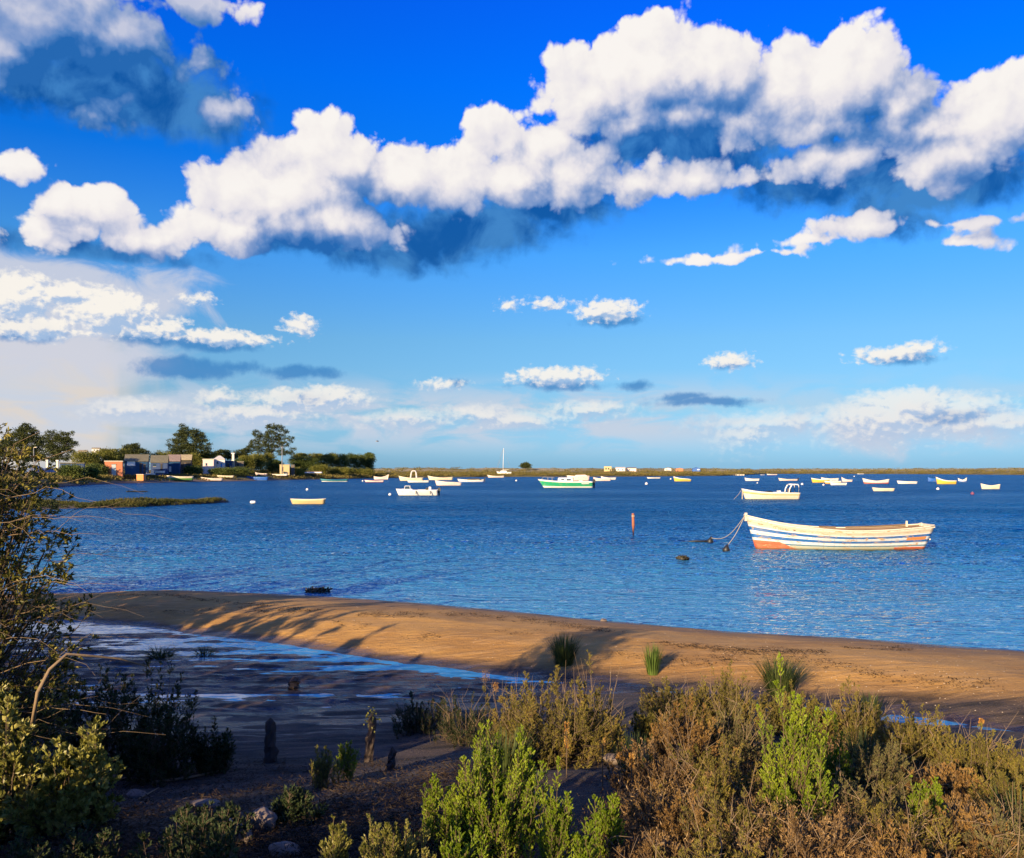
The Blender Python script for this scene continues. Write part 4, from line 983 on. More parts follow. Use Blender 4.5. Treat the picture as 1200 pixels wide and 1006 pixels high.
def house(name, x0, x1, y_base, y_eave, y_ridge, s, wall, roof, label, style='gable_side', depth=4.0, doors=(), windows=(), group='huts in the fishing hamlet', cat='hut', rz=0.0, d=None, z=None):
    """front from photo column x0 to x1; heights from photo rows; doors and windows (px0, px1, py0, py1, material)"""
    if d is None: d = shore_d((x0 + x1) / 2) + s
    k = d / F; zb = EYE - (y_base - HZ) * k; w = (x1 - x0) * k; h = (y_base - y_eave) * k; hr = (y_base - y_ridge) * k
    cx = ((x0 + x1) / 2 - 600) * k
    root = empty(name, (cx, d, zb), rz + 0.85 * math.atan2(-cx, d), label, cat, group)
    mb = MB(); mb.box(-w / 2, w / 2, 0, depth, -1.2, h)
    if style == 'gable_side':          # ridge along x: the slope faces the viewer
        mb.prism([(-w / 2, h), (w / 2, h), (w / 2, h + 0.01), (-w / 2, h + 0.01)], 0, depth)
        g = MB()
        for sx in (-1, 1):
            b = len(g.v); x = sx * (w / 2 - 0.01); g.v += [(x, 0, h), (x, depth, h), (x, depth / 2, hr - 0.03)]; g.f.append((b, b + 1, b + 2)); g.m.append(0)
        b = len(mb.v); mb.v += g.v; mb.f += [tuple(b + i for i in f) for f in g.f]; mb.m += g.m
    if style == 'gable_front':
        mb.prism([(-w / 2, h), (w / 2, h), (0, hr - 0.03)], 0.0, depth)
    mb.build('wall', MAT[wall], root)
    o = 0.18; rf = MB()
    if style == 'gable_side':
        sl = (hr - h) / (depth / 2)
        rf.v += [(-w / 2 - o, -o, h - o * sl), (w / 2 + o, -o, h - o * sl), (w / 2 + o, depth / 2, hr), (-w / 2 - o, depth / 2, hr), (-w / 2 - o, depth + o, h - o * sl), (w / 2 + o, depth + o, h - o * sl)]
        rf.v += [(x, y, z_ + 0.08) for x, y, z_ in rf.v[:6]]
        rf.f += [(0, 3, 2, 1), (3, 4, 5, 2), (6, 7, 8, 9), (9, 8, 11, 10), (0, 1, 7, 6), (4, 10, 11, 5), (1, 2, 8, 7), (2, 5, 11, 8), (0, 6, 9, 3), (3, 9, 10, 4)]; rf.m += [0] * 10
    elif style == 'gable_front':
        sl = (hr - h) / (w / 2)
        rf.prism([(-w / 2 - o, h - o * sl), (0, hr), (w / 2 + o, h - o * sl), (w / 2 + o, h - o * sl + 0.1), (0, hr + 0.1), (-w / 2 - o, h - o * sl + 0.1)], -o, depth + o)
    elif style == 'hip':
        rf.v += [(-w / 2 - o, -o, h), (w / 2 + o, -o, h), (w / 2 + o, depth + o, h), (-w / 2 - o, depth + o, h), (-w * 0.10, depth / 2, hr), (w * 0.10, depth / 2, hr)]
        rf.f += [(0, 1, 5, 4), (1, 2, 5), (2, 3, 4, 5), (3, 0, 4), (3, 2, 1, 0)]; rf.m += [0] * 5
    else:
        rf.box(-w / 2 - 0.1, w / 2 + 0.1, -0.1, depth + 0.1, h, hr)
    rf.build('roof', MAT[roof], root)
    for (a, b, c, e, m) in doors:
        X0 = (a - 600) * k - cx; X1 = (b - 600) * k - cx; Z0 = (y_base - e) * k; Z1 = (y_base - c) * k
        dr = MB().box(X0, X1, -0.05, 0.02, Z0, Z1).build('door', MAT[m], root)
        MB().box(X1 - 0.22, X1 - 0.12, -0.10, -0.05, (Z0 + Z1) / 2, (Z0 + Z1) / 2 + 0.08).build('handle', MAT['dark'], dr)
        MB().box(X0 - 0.1, X1 + 0.1, -0.07, 0.01, Z1, Z1 + 0.12).build('frame', MAT['wood'], dr)
    for (a, b, c, e, m) in windows:
        X0 = (a - 600) * k - cx; X1 = (b - 600) * k - cx; Z0 = (y_base - e) * k; Z1 = (y_base - c) * k
        wn_ = MB().box(X0, X1, -0.03, 0.02, Z0, Z1).build('window', MAT[m], root)
        MB().box(X0 - 0.05, X1 + 0.05, -0.08, -0.01, Z0 - 0.08, Z0).build('sill', MAT['cream'], wn_)
    return root, w, h, k
house('fishing_hut', 123.5, 142.5, 557.5, 541.2, 540.2, 12, 'pinkwall', 'cream', 'salmon pink flat-roofed hut with a pale grey door', 'flat', 3.6, doors=[(131, 135.6, 544.5, 557.3, 'greydoor')])
house('fishing_hut', 147.5, 172, 556, 540.5, 532.8, 15, 'shadeblue_wall', 'roofgrey', 'large blue hut with shade painted into its dark walls and a grey corrugated roof, right of the salmon one', depth=6, doors=[(163.2, 165.5, 543.5, 555, 'darkwall'), (167.5, 169.5, 545, 555, 'darkwall')], windows=[(150, 158.5, 540.7, 545.8, 'white')])
house('fishing_hut', 177.5, 195.5, 554, 542, 533.8, 19, 'shadeblue_wall2', 'roofgrey', 'pale blue hut with an olive-grey roof, second of the row', depth=6, doors=[(188, 190, 544, 553.5, 'darkwall')], windows=[(180, 183, 544, 547, 'glass')])
house('fishing_hut', 197, 210, 553.5, 540.5, 533, 22, 'shadeblue_wall', 'roofpink', 'bright blue hut with a pinkish roof and a white door', depth=6, doors=[(198.5, 200.8, 546.8, 553.2, 'white')])
house('fishing_hut', 212, 223.5, 551.5, 539, 533, 26, 'darkwall', 'roofochre', 'dark-walled hut with an ochre roof at the right of the row', depth=6, doors=[(216, 218, 543, 551, 'greywood')])

house('cottage', 250.5, 263, 550, 538.5, 534, 22, 'whitewall', 'roofwhite', 'white cottage with a low pale hipped roof', 'hip', 6, windows=[(254, 256, 541, 544, 'glass')], group=None, cat='cottage', doors=[(258.5, 260.3, 543.5, 549.8, 'skyblue')])
house('cottage_annex', 238, 250, 551, 539, 538, 21, 'pinkwhite', 'cream', 'low flat-roofed pale annex left of the white cottage', 'flat', 4, windows=[(241, 243, 543, 546, 'glass')], group=None, cat='annex')
house('cottage_shade_side', 264, 271.5, 550, 540.3, 539.8, 22.5, 'shadeblue_wall', 'cream', 'shaded right side of the white cottage, set in as a dark blue block', 'flat', 5, group=None, cat='shed', doors=[(266.5, 268.5, 543.5, 549.8, 'darkwall')])  # dark block added to stand for the cottage's shaded side
house('grey_shed', 275, 285, 548, 541.8, 540.5, 24, 'greywood', 'roofgrey', 'low grey shed right of the cottage chimney', 'flat', 3, group=None, cat='shed', doors=[(278, 280, 543.5, 547.8, 'darkwall')])
house('ochre_shed', 328, 339, 552.5, 545.2, 544.6, 9, 'ochrewall', 'ochrewall', 'small ochre shed at the foot of the telegraph pole', 'flat', 2.2, group=None, cat='shed', doors=[(330.5, 332, 548, 552.3, 'wood')])
house('grey_shed', 341, 345, 552, 545.2, 544.9, 10, 'greywood', 'grey', 'narrow grey shed just right of the ochre one', 'flat', 1.6, group=None, cat='shed')
house('long_shed', 72, 97, 549, 543.5, 542.3, 20, 'shadeblue_wall2', 'roofgrey', 'long low grey-blue shed right of the white gate posts', 'flat', 3, group=None, cat='shed', windows=[(76, 80, 544.5, 547, 'glass'), (86, 90, 544.5, 547, 'glass')])
def at_shore(px, py, s):
    d = shore_d(px) + s; return (px - 600) / F * d, d, EYE - (py - HZ) / F * d, d / F
# square crate-like shed on the beach
x, y, z, k = at_shore(164, 562, 4)
r_ = empty('beach_locker', (x, y, z), 0, 'small orange-brown square locker on the beach below the blue hut', 'locker')
MB().box(-4 * k, 4 * k, 0, 1.4, -0.3, 5.6 * k).build('body', MAT['orange'], r_); MB().box(-4.3 * k, 4.3 * k, -0.08, 1.5, 5.6 * k, 6.0 * k).build('lid', MAT['cream'], r_)
# chimney pillar
x, y, z, k = at_shore(273, 550, 25)
r_ = empty('chimney', (x, y, z), 0, 'slender white chimney pillar right of the cottage roof', 'chimney')
MB().box(-1.3 * k, 1.3 * k, 0, 0.6, 0, 18 * k, 0, 0.03).build('shaft', MAT['cream'], r_); MB().box(-1.9 * k, 1.9 * k, -0.1, 0.7, 18 * k, 19 * k).build('cap', MAT['whitewall'], r_)
# telegraph pole, lamp pole
x, y, z, k = at_shore(330.5, 557, 7)
r_ = empty('telegraph_pole', (x, y, z), 0, 'tall pale telegraph pole in front of the tiered tree', 'pole')
MB().tube([(0, 0, -0.5), (0.02, 0, 34 * k)], [0.17, 0.11], 8).build('shaft', MAT['grey'], r_, True); MB().box(-0.5, 0.5, -0.05, 0.05, 32.5 * k, 33 * k).build('crossarm', MAT['wood'], r_)
x, y, z, k = at_shore(39.5, 560, 3)
r_ = empty('lamp_pole', (x, y, z), 0, 'thin grey pole rising from the stone quay', 'pole')
MB().tube([(0, 0, -0.3), (0.0, 0, 35 * k)], [0.07, 0.05], 7).build('shaft', MAT['grey'], r_, True); MB().tube([(0, 0, 35 * k), (0.2, 0, 35.6 * k), (0.5, 0, 35.5 * k)], [0.05, 0.05, 0.1], 6).build('lamp_head', MAT['cream'], r_, True)
# white gate posts
for px, y0, y1, lab in ((55, 545.5, 539, 'squat white gate post, the left one of the pair'), (67, 550, 539.3, 'taller white gate post, the right one of the pair')):
    x, y, z, k = at_shore(px, y0, 16)
    r_ = empty('gate_post', (x, y, z), 0, lab, 'gate post', 'white gate posts')
    MB().box(-1.2 * k, 1.2 * k, 0, 0.4, -0.4, (y0 - y1) * k * 0.85, 0, 0.02).build('shaft', MAT['cream'], r_); MB().box(-1.5 * k, 1.5 * k, -0.06, 0.46, (y0 - y1) * k * 0.85, (y0 - y1) * k).build('cap', MAT['whitewall'], r_)
# blue-grey tarpaulin heaps behind the quay
for px, w_, h_, sd_, lab in ((42, 9, 8, 1, 'larger blue-grey tarpaulin heap behind the pole on the quay'), (55, 7, 5, 2, 'smaller blue-grey tarpaulin heap below the squat gate post')):
    x, y, z, k = at_shore(px, 553, 10); r2 = np.random.default_rng(sd_)
    u = np.linspace(-1, 1, 14); U, Vv = np.meshgrid(u, u); hh = np.maximum(0, 1 - (np.abs(U) ** 1.6 + np.abs(Vv) ** 1.8)) ** 0.6 * h_ * k * (1 + 0.25 * fbm2(U * 3, Vv * 3, 1.0, 3, sd_)) - 0.1
    V = np.stack([U.ravel() * w_ * k, Vv.ravel() * 2, hh.ravel()], 1); i = (np.arange(13)[:, None] * 14 + np.arange(13)[None, :]).ravel()
    if 'tarp' not in MAT: MAT['tarp'] = paint('tarpaulin', (0.10, 0.14, 0.22), 0.5)
    obj('tarpaulin', np_mesh('tarpaulin', V, np.stack([i, i + 1, i + 15, i + 14], 1), [MAT['tarp']], False), loc=(x, y, z), label=lab, cat='tarpaulin', group='tarpaulin heaps')
# stone quay at the left
def quay():
    xa, ya = at(-60, 577); xb, yb = at(56, 571.5); rg2 = np.random.default_rng(4)
    L = math.hypot(xb - xa, yb - ya); a = math.atan2(yb - ya, xb - xa)
    mb = MB(); z = -0.2; row = 0
    while z < 1.05:
        h = rg2.uniform(0.28, 0.36); x = -rg2.uniform(0, 0.4)
        while x < L:
            w = rg2.uniform(0.4, 0.9); j = rg2.uniform(-0.05, 0.05)
            mb.box(max(0, x), min(L, x + w - 0.03), j, 1.2, z, z + h - 0.03, 0, 0.02); x += w
        z += h; row += 1
    mb.box(-0.1, L + 0.1, -0.04, 1.4, z + 0.005, z + 0.12)
    mb.build('quay_wall', MAT['stone'], loc=(xa, ya, 0), rz=a, label='low wall of orange sunlit stone blocks along the left shore', cat='wall')
quay()
# distant white houses on the rise
for (x0, x1, y0, y1, y2, lab) in ((92, 101, 533, 529.5, 527.5, 'far white house lowest on the rise, left of the others'), (108, 116, 530, 526, 524.6, 'far white house in the middle of the rise'), (117, 124, 530, 527, 526, 'far low white house right of the middle one'), (127, 135, 530.5, 527.6, 526.6, 'far white house rightmost on the rise')):
    house('distant_house', x0, x1, y0 + 3, y1, y2, 170, 'whitewall', 'roofochre', lab, 'gable_side', 8, windows=[(x0 + 2, x0 + 3.2, y1 + 1, y1 + 2.4, 'glass'), (x0 + 5, x0 + 6.2, y1 + 1, y1 + 2.4, 'glass')], group='white houses far off on the rise', cat='house')
# buildings on the low far shore
house('block_house', 708, 716.5, 553.5, 547.2, 546.8, 75, 'ochrewall', 'ochrewall', 'ochre square building with a dark side on the far shore', 'flat', 9, group=None, cat='building', windows=[(709.5, 711, 548.6, 550.6, 'dark'), (712.5, 714, 548.6, 550.6, 'dark')], doors=[(714.6, 715.8, 550.3, 553.2, 'dark')])
house('beach_house', 721.5, 732.5, 553.2, 548.6, 547.6, 75, 'whitewall', 'roofwhite', 'long low white house right of the ochre building', 'gable_side', 7, group='pale houses on the far shore', cat='house', windows=[(724, 725.2, 550, 551.4, 'glass'), (729, 730.2, 550, 551.4, 'glass')])
house('beach_house', 734.5, 745.5, 553.2, 549, 548, 75, 'pinkwhite', 'roofpink', 'long low pinkish house right of the long white one', 'gable_side', 7, group='pale houses on the far shore', cat='house', windows=[(737, 738.2, 550, 551.4, 'glass')])
house('beach_house', 779, 786.5, 552.6, 549.3, 548.5, 75, 'whitewall', 'roofpink', 'small white house with a pinkish gable roof', 'gable_front', 7, group='pale houses on the far shore', cat='house', windows=[(781, 782, 550, 551.4, 'glass')])
house('beach_house', 792, 800.5, 553.4, 549.6, 548.8, 70, 'pinkwall', 'roofpink', 'reddish house between the small white one and the blue one', 'gable_front', 7, group='pale houses on the far shore', cat='house', windows=[(794, 795, 551, 552.4, 'glass')])
house('beach_house', 811.5, 820.5, 553.6, 549.6, 547.6, 70, 'blue', 'blue', 'bright blue beach house on the far shore', 'gable_front', 7, group='pale houses on the far shore', cat='house', windows=[(817, 819.5, 550, 551, 'white')])
# landing stage beside the marsh end
def jetty():
    xa, ya = at(826, 557.6); root = empty('jetty', (xa, ya, 0), 0, 'long low grey landing stage at the end of the marsh', 'jetty')
    k = ya / F; L = 46 * k
    MB().box(0, L, 0, 3, 0.75, 0.95).build('deck', MAT['greywood'], root)
    for i in range(14): MB().tube([(L * (i + 0.3) / 14, 0.1, -0.5), (L * (i + 0.3) / 14, 0.1, 1.3 if i % 3 else 1.9)], 0.16, 6).build('pile', MAT['greywood'], root)
jetty()
x, y = at(867.5, 557.4); r_ = empty('pontoon', (x, y, 0), 0, 'pale green floating box at the right end of the landing stage', 'pontoon')
MB().box(-2.6, 2.6, 0, 3, -0.2, 0.6, 0, 0.05).build('float', MAT['cream'], r_); MB().box(-2.7, 2.7, -0.1, 3.1, 0.6, 0.72).build('deck', MAT['roofwhite'], r_)

# ------------------------------------------------------------------ moored boats
G1 = 'small boats moored along the far shore'; G2 = 'small boats moored out on the right'
small_boat(340, 381, 591, 'tan', 'small empty tan-yellow dinghy alone on the left water', 0.42, 0.36, 0.42, inner='cream', double=False, group=None)
small_boat(375.5, 408, 564.8, 'teal', 'long low dark teal and white rowing boat below the hedge', 0.75, 0.45, 0.7, group=G1, inner='teal', rz=0.1)
small_boat(427, 450, 565.3, 'redwhite', 'low rust-red and white rowing boat at the corner of the marsh', group=G1, inner='darkred' if False else 'red')
small_boat(438, 455.5, 562.2, 'pink', 'small pale boat with its high bow pointing right, just behind the rust-red one', 1.7, 0.75, 1.0, bow='right', group=G1)
r0, L0, d0_ = small_boat(467, 496, 563.6, 'cream', 'cream boat with an arched white frame amidships', 1.35, 0.75, 0.9, group=G1)
MB().tube([(-L0 * 0.02, -0.5, 0.6), (0.02 * L0, -0.5, 2.3), (L0 * 0.06, -0.5, 2.75), (L0 * 0.18, -0.5, 2.75), (L0 * 0.21, -0.5, 2.3), (L0 * 0.23, -0.5, 0.6)], 0.13, 6).tube([(-L0 * 0.02, 0.5, 0.6), (0.02 * L0, 0.5, 2.3), (L0 * 0.06, 0.5, 2.75), (L0 * 0.18, 0.5, 2.75), (L0 * 0.21, 0.5, 2.3), (L0 * 0.23, 0.5, 0.6)], 0.13, 6).box(L0 * 0.05, L0 * 0.19, -0.6, 0.6, 2.72, 2.86).build('canopy_frame', MAT['white'], r0)
small_boat(477, 503, 565.6, 'white', 'low white rowing boat lying in front of the arched-frame boat', 0.5, 0.42, 0.5, group=G1)
small_boat(501, 531, 562.8, 'cream', 'cream rowing boat with a high sharp bow, second of the overlapping pair', 1.3, 0.7, 0.95, group=G1)
small_boat(509.5, 541, 569.2, 'pink', 'broad pale boat with a tall left bow in front of the cream one', 1.0, 0.62, 0.5, group=G1)
small_boat(536, 567.5, 565.8, 'whiteblue', 'white boat under a dark cover with its motor at the right', 0.85, 0.6, 0.75, motor=True, cover='dark', group=G1)
small_boat(571, 591, 559.9, 'pink', 'flat white skiff in front of the yacht', 1.1, 0.6, 0.8, group=G1)
small_boat(664, 691, 563.6, 'pink', 'pinkish rowing boat hidden behind the green cabin boat', 1.5, 1.3, 1.4, group=G1, cover='darkred' if False else 'pinkwhite')
small_boat(695, 716, 563.8, 'pink', 'pale rowing boat just right of the green boat motor', 1.0, 0.6, 0.7, group=G1)
small_boat(704, 722, 562.4, 'white', 'white rowing boat overlapping the pale one from behind', 1.1, 0.6, 0.7, group=G1)
small_boat(758, 774, 561.0, 'white', 'very low flat white skiff in the middle distance', 0.45, 0.35, 0.4, group=G1)
small_boat(789, 810, 564.3, 'yellow', 'short white-topped yellow boat pointing left', 1.3, 0.75, 0.5, group=G1)
small_boat(872.5, 890, 563.8, 'white', 'short white rowing boat left above the cream workboat', 0.85, 0.55, 0.6, group=G2)
small_boat(891, 896, 557.0, 'white', 'tiny white boat far off left of the red and white one', group=G2)
small_boat(898.5, 911, 557.0, 'redwhite', 'far red and white boat close to the dunes', group=G2)
small_boat(912, 935, 563.6, 'pink', 'low pale boat with a dark motor right above the cream workboat', 0.75, 0.4, 0.45, motor=True, group=G2)
small_boat(950.5, 972, 565.8, 'yellow', 'yellow boat with a white rim at the left of the cluster', 1.1, 0.75, 0.8, group=G2)
small_boat(962, 983, 563.8, 'white', 'white boat behind the yellow one in the cluster', 0.95, 0.6, 0.75, group=G2)
small_boat(966, 986, 567.2, 'orange', 'orange-tinted boat in the middle of the cluster', 0.6, 0.5, 0.6, group=G2)
small_boat(973, 992.5, 568.8, 'white', 'low white boat lying nearest in the cluster', 0.45, 0.4, 0.5, group=G2, bow='right')
small_boat(986, 999, 564.8, 'pink', 'small pale boat with a raised bow at the right end of the cluster', 1.2, 0.5, 0.5, group=G2)
small_boat(1004.5, 1012.5, 555.9, 'white', 'tiny flat white boat far off against the dunes', 0.5, 0.4, 0.5, group=G2)
small_boat(1010.5, 1042, 567.0, 'redwhite', 'white boat with rusty red bottom and upswept ends', 1.15, 0.55, 0.95, group=G2)
small_boat(1022, 1047.5, 575.8, 'cream', 'cream open dinghy nearest of those on the right', 0.48, 0.36, 0.36, group=G2, double=False)
small_boat(1051, 1075, 567.2, 'white', 'slim white rowing boat right of the rusty-bottomed one', 0.65, 0.48, 0.48, group=G2)
small_boat(1087, 1099, 564.8, 'blue', 'small bright blue boat left of the yellow one', 1.2, 0.75, 0.8, group=G2, inner='skyblue')
small_boat(1096.5, 1121, 567.6, 'yellow', 'yellow boat with a tall white bow at far right', 1.5, 0.72, 0.72, group=G2)
small_boat(1122.5, 1133, 565.2, 'whiteblue', 'small white and blue boat right of the yellow one', 1.0, 0.5, 1.1, group=G2)
small_boat(1149, 1172, 573.4, 'cream', 'cream rowing boat with raised ends, rightmost of all', 0.85, 0.5, 0.72, group=G2)
# boats drawn up on the village beach
G3 = 'boats drawn up on the village beach'
def beached(x0, x1, py, s, key, label, **kw):
    px = (x0 + x1) / 2; d = shore_d(px) + s; z = EYE - (py - HZ) / F * d
    return small_boat(x0, x1, py, key, label, d=float(d), z=float(z), group=G3, **kw)
beached(196, 226, 562.6, 3.5, 'greencream', 'cream and green boat on the beach below the ochre-roofed hut', rz=0.25, hb=1.1, hm=0.8, hs=0.9)
beached(235, 261, 563.4, 2.0, 'pink', 'pinkish white boat at the water edge below the cottage', hb=0.9, hm=0.55, hs=0.6)
beached(254, 274, 559.8, 6.5, 'cream', 'low cream boat on the sand right of the pinkish one', hb=0.6, hm=0.45, hs=0.5)
beached(289, 314, 563.3, 1.5, 'blue', 'bright blue boat on the sand near the telegraph pole', hb=1.1, hm=0.95, hs=1.0, inner='skyblue')
beached(299, 313, 557.5, 8, 'pink', 'tilted white boat on the grass above the blue one', hb=1.0, hm=0.5, hs=0.6, tilt=0.15)
beached(317, 337, 557.8, 6, 'white', 'long low white boat on the beach below the ochre shed', hb=0.55, hm=0.45, hs=0.7)
beached(340, 345.5, 557.2, 7, 'white', 'very short white tender right of the long low white boat')
beached(181, 193, 554.8, 12, 'white', 'white boat lying on the dark ground below the pale blue hut', hb=0.8, hm=0.55, hs=0.6, rz=0.4)
beached(171, 182, 556.8, 10, 'white', 'small white boat half hidden beside the large blue hut', hb=0.5, hm=0.35, hs=0.4)
def upturned():
    d = float(shore_d(367) + 8); z = EYE - (557 - HZ) / F * d; L = 21 / F * d
    root = empty('upturned_dinghy', at_d(367, d, z), 0, 'white dinghy on trestles with a white canopy below the hedge', 'boat')
    me, sh, hf = hull_mesh('hull', L, 1.3, 0.45, 0.4, 0.42, [hm_('white'), MAT['white']], nL=14, nV=5)
    h = obj('hull', me, root); h.rotation_euler = (math.pi, 0, 0); h.location = (0, 0, 1.05)
    for a in (-0.3, 0.25): MB().box(L * a - 0.08, L * a + 0.08, -0.5, 0.5, -0.1, 0.7).build('trestle', MAT['wood'], root)
upturned()

def workboat():      # cream boat with a wheel frame
    x0, x1, wl = 869, 935, 585.2; d = EYE * F / (wl - HZ); k = d / F; L = (x1 - x0) * k
    root = empty('workboat', (((x0 + x1) / 2 - 600) * k, d, 0), 0, 'cream open workboat with an ochre band and a white frame at the stern', 'boat')
    me, sh, hf = hull_mesh('hull', L, 1.8, 0.98, 0.62, 0.60, [hm_('creamband'), MAT['cream']], rake=0.42, srake=0.04, transom=0.8, draft=0.2, nL=30, nV=8)
    obj('hull', me, root); gunwale(L, 1.8, sh, hf, MAT['white'], root, 0.42, 0.03)
    X = L / 2
    mb = MB()
    for s in (-0.62, 0.62):
        mb.tube([(X - 1.05, s, 0.55), (X - 0.98, s, 1.0), (X - 0.78, s, 1.38), (X - 0.55, s, 1.42), (X - 0.2, s, 1.40), (X - 0.10, s, 1.25), (X - 0.12, s, 0.55)], 0.06, 6)
    mb.tube([(X - 0.78, -0.62, 1.38), (X - 0.78, 0.62, 1.38)], 0.05).tube([(X - 0.2, -0.62, 1.40), (X - 0.2, 0.62, 1.40)], 0.05)
    mb.build('wheelhouse_frame', MAT['white'], root, True)
    MB().box(X - 0.92, X - 0.72, -0.25, 0.25, 0.1, 1.0).build('console', MAT['wood'], root)
    MB().box(X - 1.95, X - 1.7, -0.3, 0.3, 0.3, 0.82, 0, 0.02).build('fish_box', MAT['white'], root)
    mb = MB(); mb.sphere((-L / 2 + 2.6, 0, 0.62), 0.42, 0, 14, 8, 0.45); mb.build('coiled_net', MAT['dark'], root, True)
    outboard(X - 0.02, 0.45, root, 0.6)
    mb = MB(); mb.tube([(-L / 2, 0, 0.9), (-L / 2 - 0.35, -0.2, 0.45), (-L / 2 - 0.9, -0.6, 0.0)], 0.015, 5); mb.tube([(-L / 2 + 0.08, 0, 0.75), (-L / 2 + 0.05, -0.05, 0.0)], 0.05, 5); mb.build('mooring_line', MAT['rope'], root)
    thwart(-L / 2 + L * 0.45, 0.75, 0.45, MAT['wood'], root)
workboat()
def motorboat():     # white boat with a low windscreen, left of centre
    x0, x1, wl = 464, 513, 580.8; d = EYE * F / (wl - HZ); k = d / F; L = (x1 - x0) * k
    root = empty('motorboat', (((x0 + x1) / 2 - 600) * k, d, 0), 0, 'white motorboat with a small windscreen and black outboard, bow to the left', 'boat')
    me, sh, hf = hull_mesh('hull', L, 1.7, 0.70, 0.58, 0.60, [hm_('white'), MAT['white']], rake=0.38, srake=-0.02, transom=0.85, draft=0.2, nL=26, nV=8)
    obj('hull', me, root); gunwale(L, 1.7, sh, hf, MAT['white'], root, 0.38, 0.03)
    MB().box(-L / 2 + 0.55, -L / 2 + 1.9, -0.5, 0.5, 0.45, 0.72, 0, 0.12).build('foredeck', MAT['white'], root)
    w = MB().box(-L / 2 + 0.95, -L / 2 + 1.65, -0.42, 0.42, 0.72, 1.02, 0, 0.10).build('windscreen', MAT['glass'], root)
    mb = MB()
    for x in (-L / 2 + 0.98, -L / 2 + 1.62):
        for s in (-0.42, 0.42): mb.tube([(x, s, 0.72), (x + (0.06 if x < -L / 2 + 1.2 else -0.06), s * 0.8, 1.04)], 0.03, 5)
    mb.box(-L / 2 + 1.03, -L / 2 + 1.57, -0.36, 0.36, 1.02, 1.06); mb.build('frame', MAT['white'], w)
    MB().box(-L / 2 + 3.6, -L / 2 + 3.9, -0.2, 0.2, 0.3, 0.95, 0, 0.03).build('seat', MAT['white'], root)
    MB().box(-L / 2 + 3.3, -L / 2 + 3.55, -0.3, 0.3, 0.3, 0.85).build('console', MAT['dark'], root)
    outboard(L / 2, 0.45, root, 0.95)
    for x in (-L / 2 + 2.3, -L / 2 + 3.85): MB().tube([(x, -0.86, 0.5), (x + 0.02, -0.90, 0.42), (x + 0.02, -0.90, 0.15)], 0.05, 6).build('fender', MAT['dark'], root)
motorboat()
def cabin_boat():
    x0, x1, wl = 630.5, 694, 571.8; d = EYE * F / (wl - HZ); k = d / F; L = (x1 - x0) * k
    root = empty('cabin_boat', (((x0 + x1) / 2 - 600) * k, d, 0), 0, 'green boat with a white cabin and white waterline, motor at the right', 'boat')
    me, sh, hf = hull_mesh('hull', L, 2.4, 1.35, 0.98, 0.98, [hm_('green'), MAT['white']], rake=1.15, srake=0.0, transom=0.85, draft=0.3, nL=30, nV=9)
    obj('hull', me, root); gunwale(L, 2.4, sh, hf, MAT['white'], root, 1.1, 0.05)
    cb = MB().box(-L * 0.14, L * 0.145, -0.85, 0.85, 0.85, 1.62, 0, 0.14).build('cabin', MAT['white'], root)
    MB().box(L * 0.02, L * 0.10, -0.87 + 0.09, -0.80, 1.15, 1.42).build('window', MAT['glass'], cb); MB().box(-L * 0.08, -L * 0.02, -0.78, -0.72, 1.18, 1.42).build('window', MAT['glass'], cb)
    MB().box(L * 0.13, L * 0.15, -0.5, 0.5, 1.0, 1.6).build('doorway', MAT['dark'], cb)
    mb = MB(); mb.tube([(-L * 0.44, -0.3, 1.35), (-L * 0.40, -0.6, 1.75), (-L * 0.2, -0.9, 1.6)], 0.03, 5); mb.tube([(-L * 0.44, 0.3, 1.35), (-L * 0.40, 0.6, 1.75), (-L * 0.2, 0.9, 1.6)], 0.03, 5)
    mb.tube([(-L * 0.40, -0.6, 1.75), (-L * 0.40, 0.6, 1.75)], 0.03, 5)
    for x in (-0.32, -0.24):
        for s in (-1, 1): mb.tube([(L * x, s * 0.78, 1.1), (L * x, s * 0.80, 1.70)], 0.025, 5)
    mb.build('bow_rail', MAT['grey'], root)
    MB().box(L * 0.25, L * 0.32, -0.5, 0.5, 0.6, 1.2, 0, 0.03).build('seat', MAT['pinkwhite'], root)
    outboard(L / 2 + 0.05, 0.75, root, 1.5)
    MB().box(L * 0.29, L * 0.43, -1.18, -1.165, 0.62, 0.70).build('name_panel', MAT['white'], root)
cabin_boat()
def yacht():
    px, py = 590.5, 556.4; d = float(shore_d(590)) + 14; k = d / F; z = EYE - (py - HZ) * k; L = 17.5 * k
    root = empty('yacht', ((px - 600) * k, d, z), 0, 'white sailing yacht with bare mast, aground by the far shore', 'sailboat')
    me, sh, hf = hull_mesh('hull', L, 2.4, 1.5, 1.15, 1.25, [hm_('white'), MAT['white']], rake=0.9, srake=-0.3, transom=0.7, draft=0.5, nL=20, nV=8)
    obj('hull', me, root, rz=math.pi * 0)
    MB().box(-L * 0.25, L * 0.2, -0.7, 0.7, 1.0, 1.85, 0, 0.25).build('cabin', MAT['white'], root)
    ms = MB().tube([(-L * 0.06, 0, 0.8), (-L * 0.02, 0, 31 * k)], [0.14, 0.09], 7).build('mast', MAT['white'], root, True)
    MB().tube([(-L * 0.05, 0, 2.3), (L * 0.35, 0, 2.4)], 0.10, 6).build('boom', MAT['cream'], root)
    MB().tube([(-L * 0.02, 0, 30.5 * k), (-L * 0.5, 0, 1.5)], 0.05, 4).tube([(-L * 0.02, 0, 30.5 * k), (-L * 0.30, 0, 20 * k), (-L * 0.47, 0, 8 * k)], 0.035, 4).build('forestay', MAT['grey'], root)
    MB().tube([(-L * 0.02, 0, 30.5 * k), (L * 0.5, 0, 1.3)], 0.03, 4).build('backstay', MAT['grey'], root)
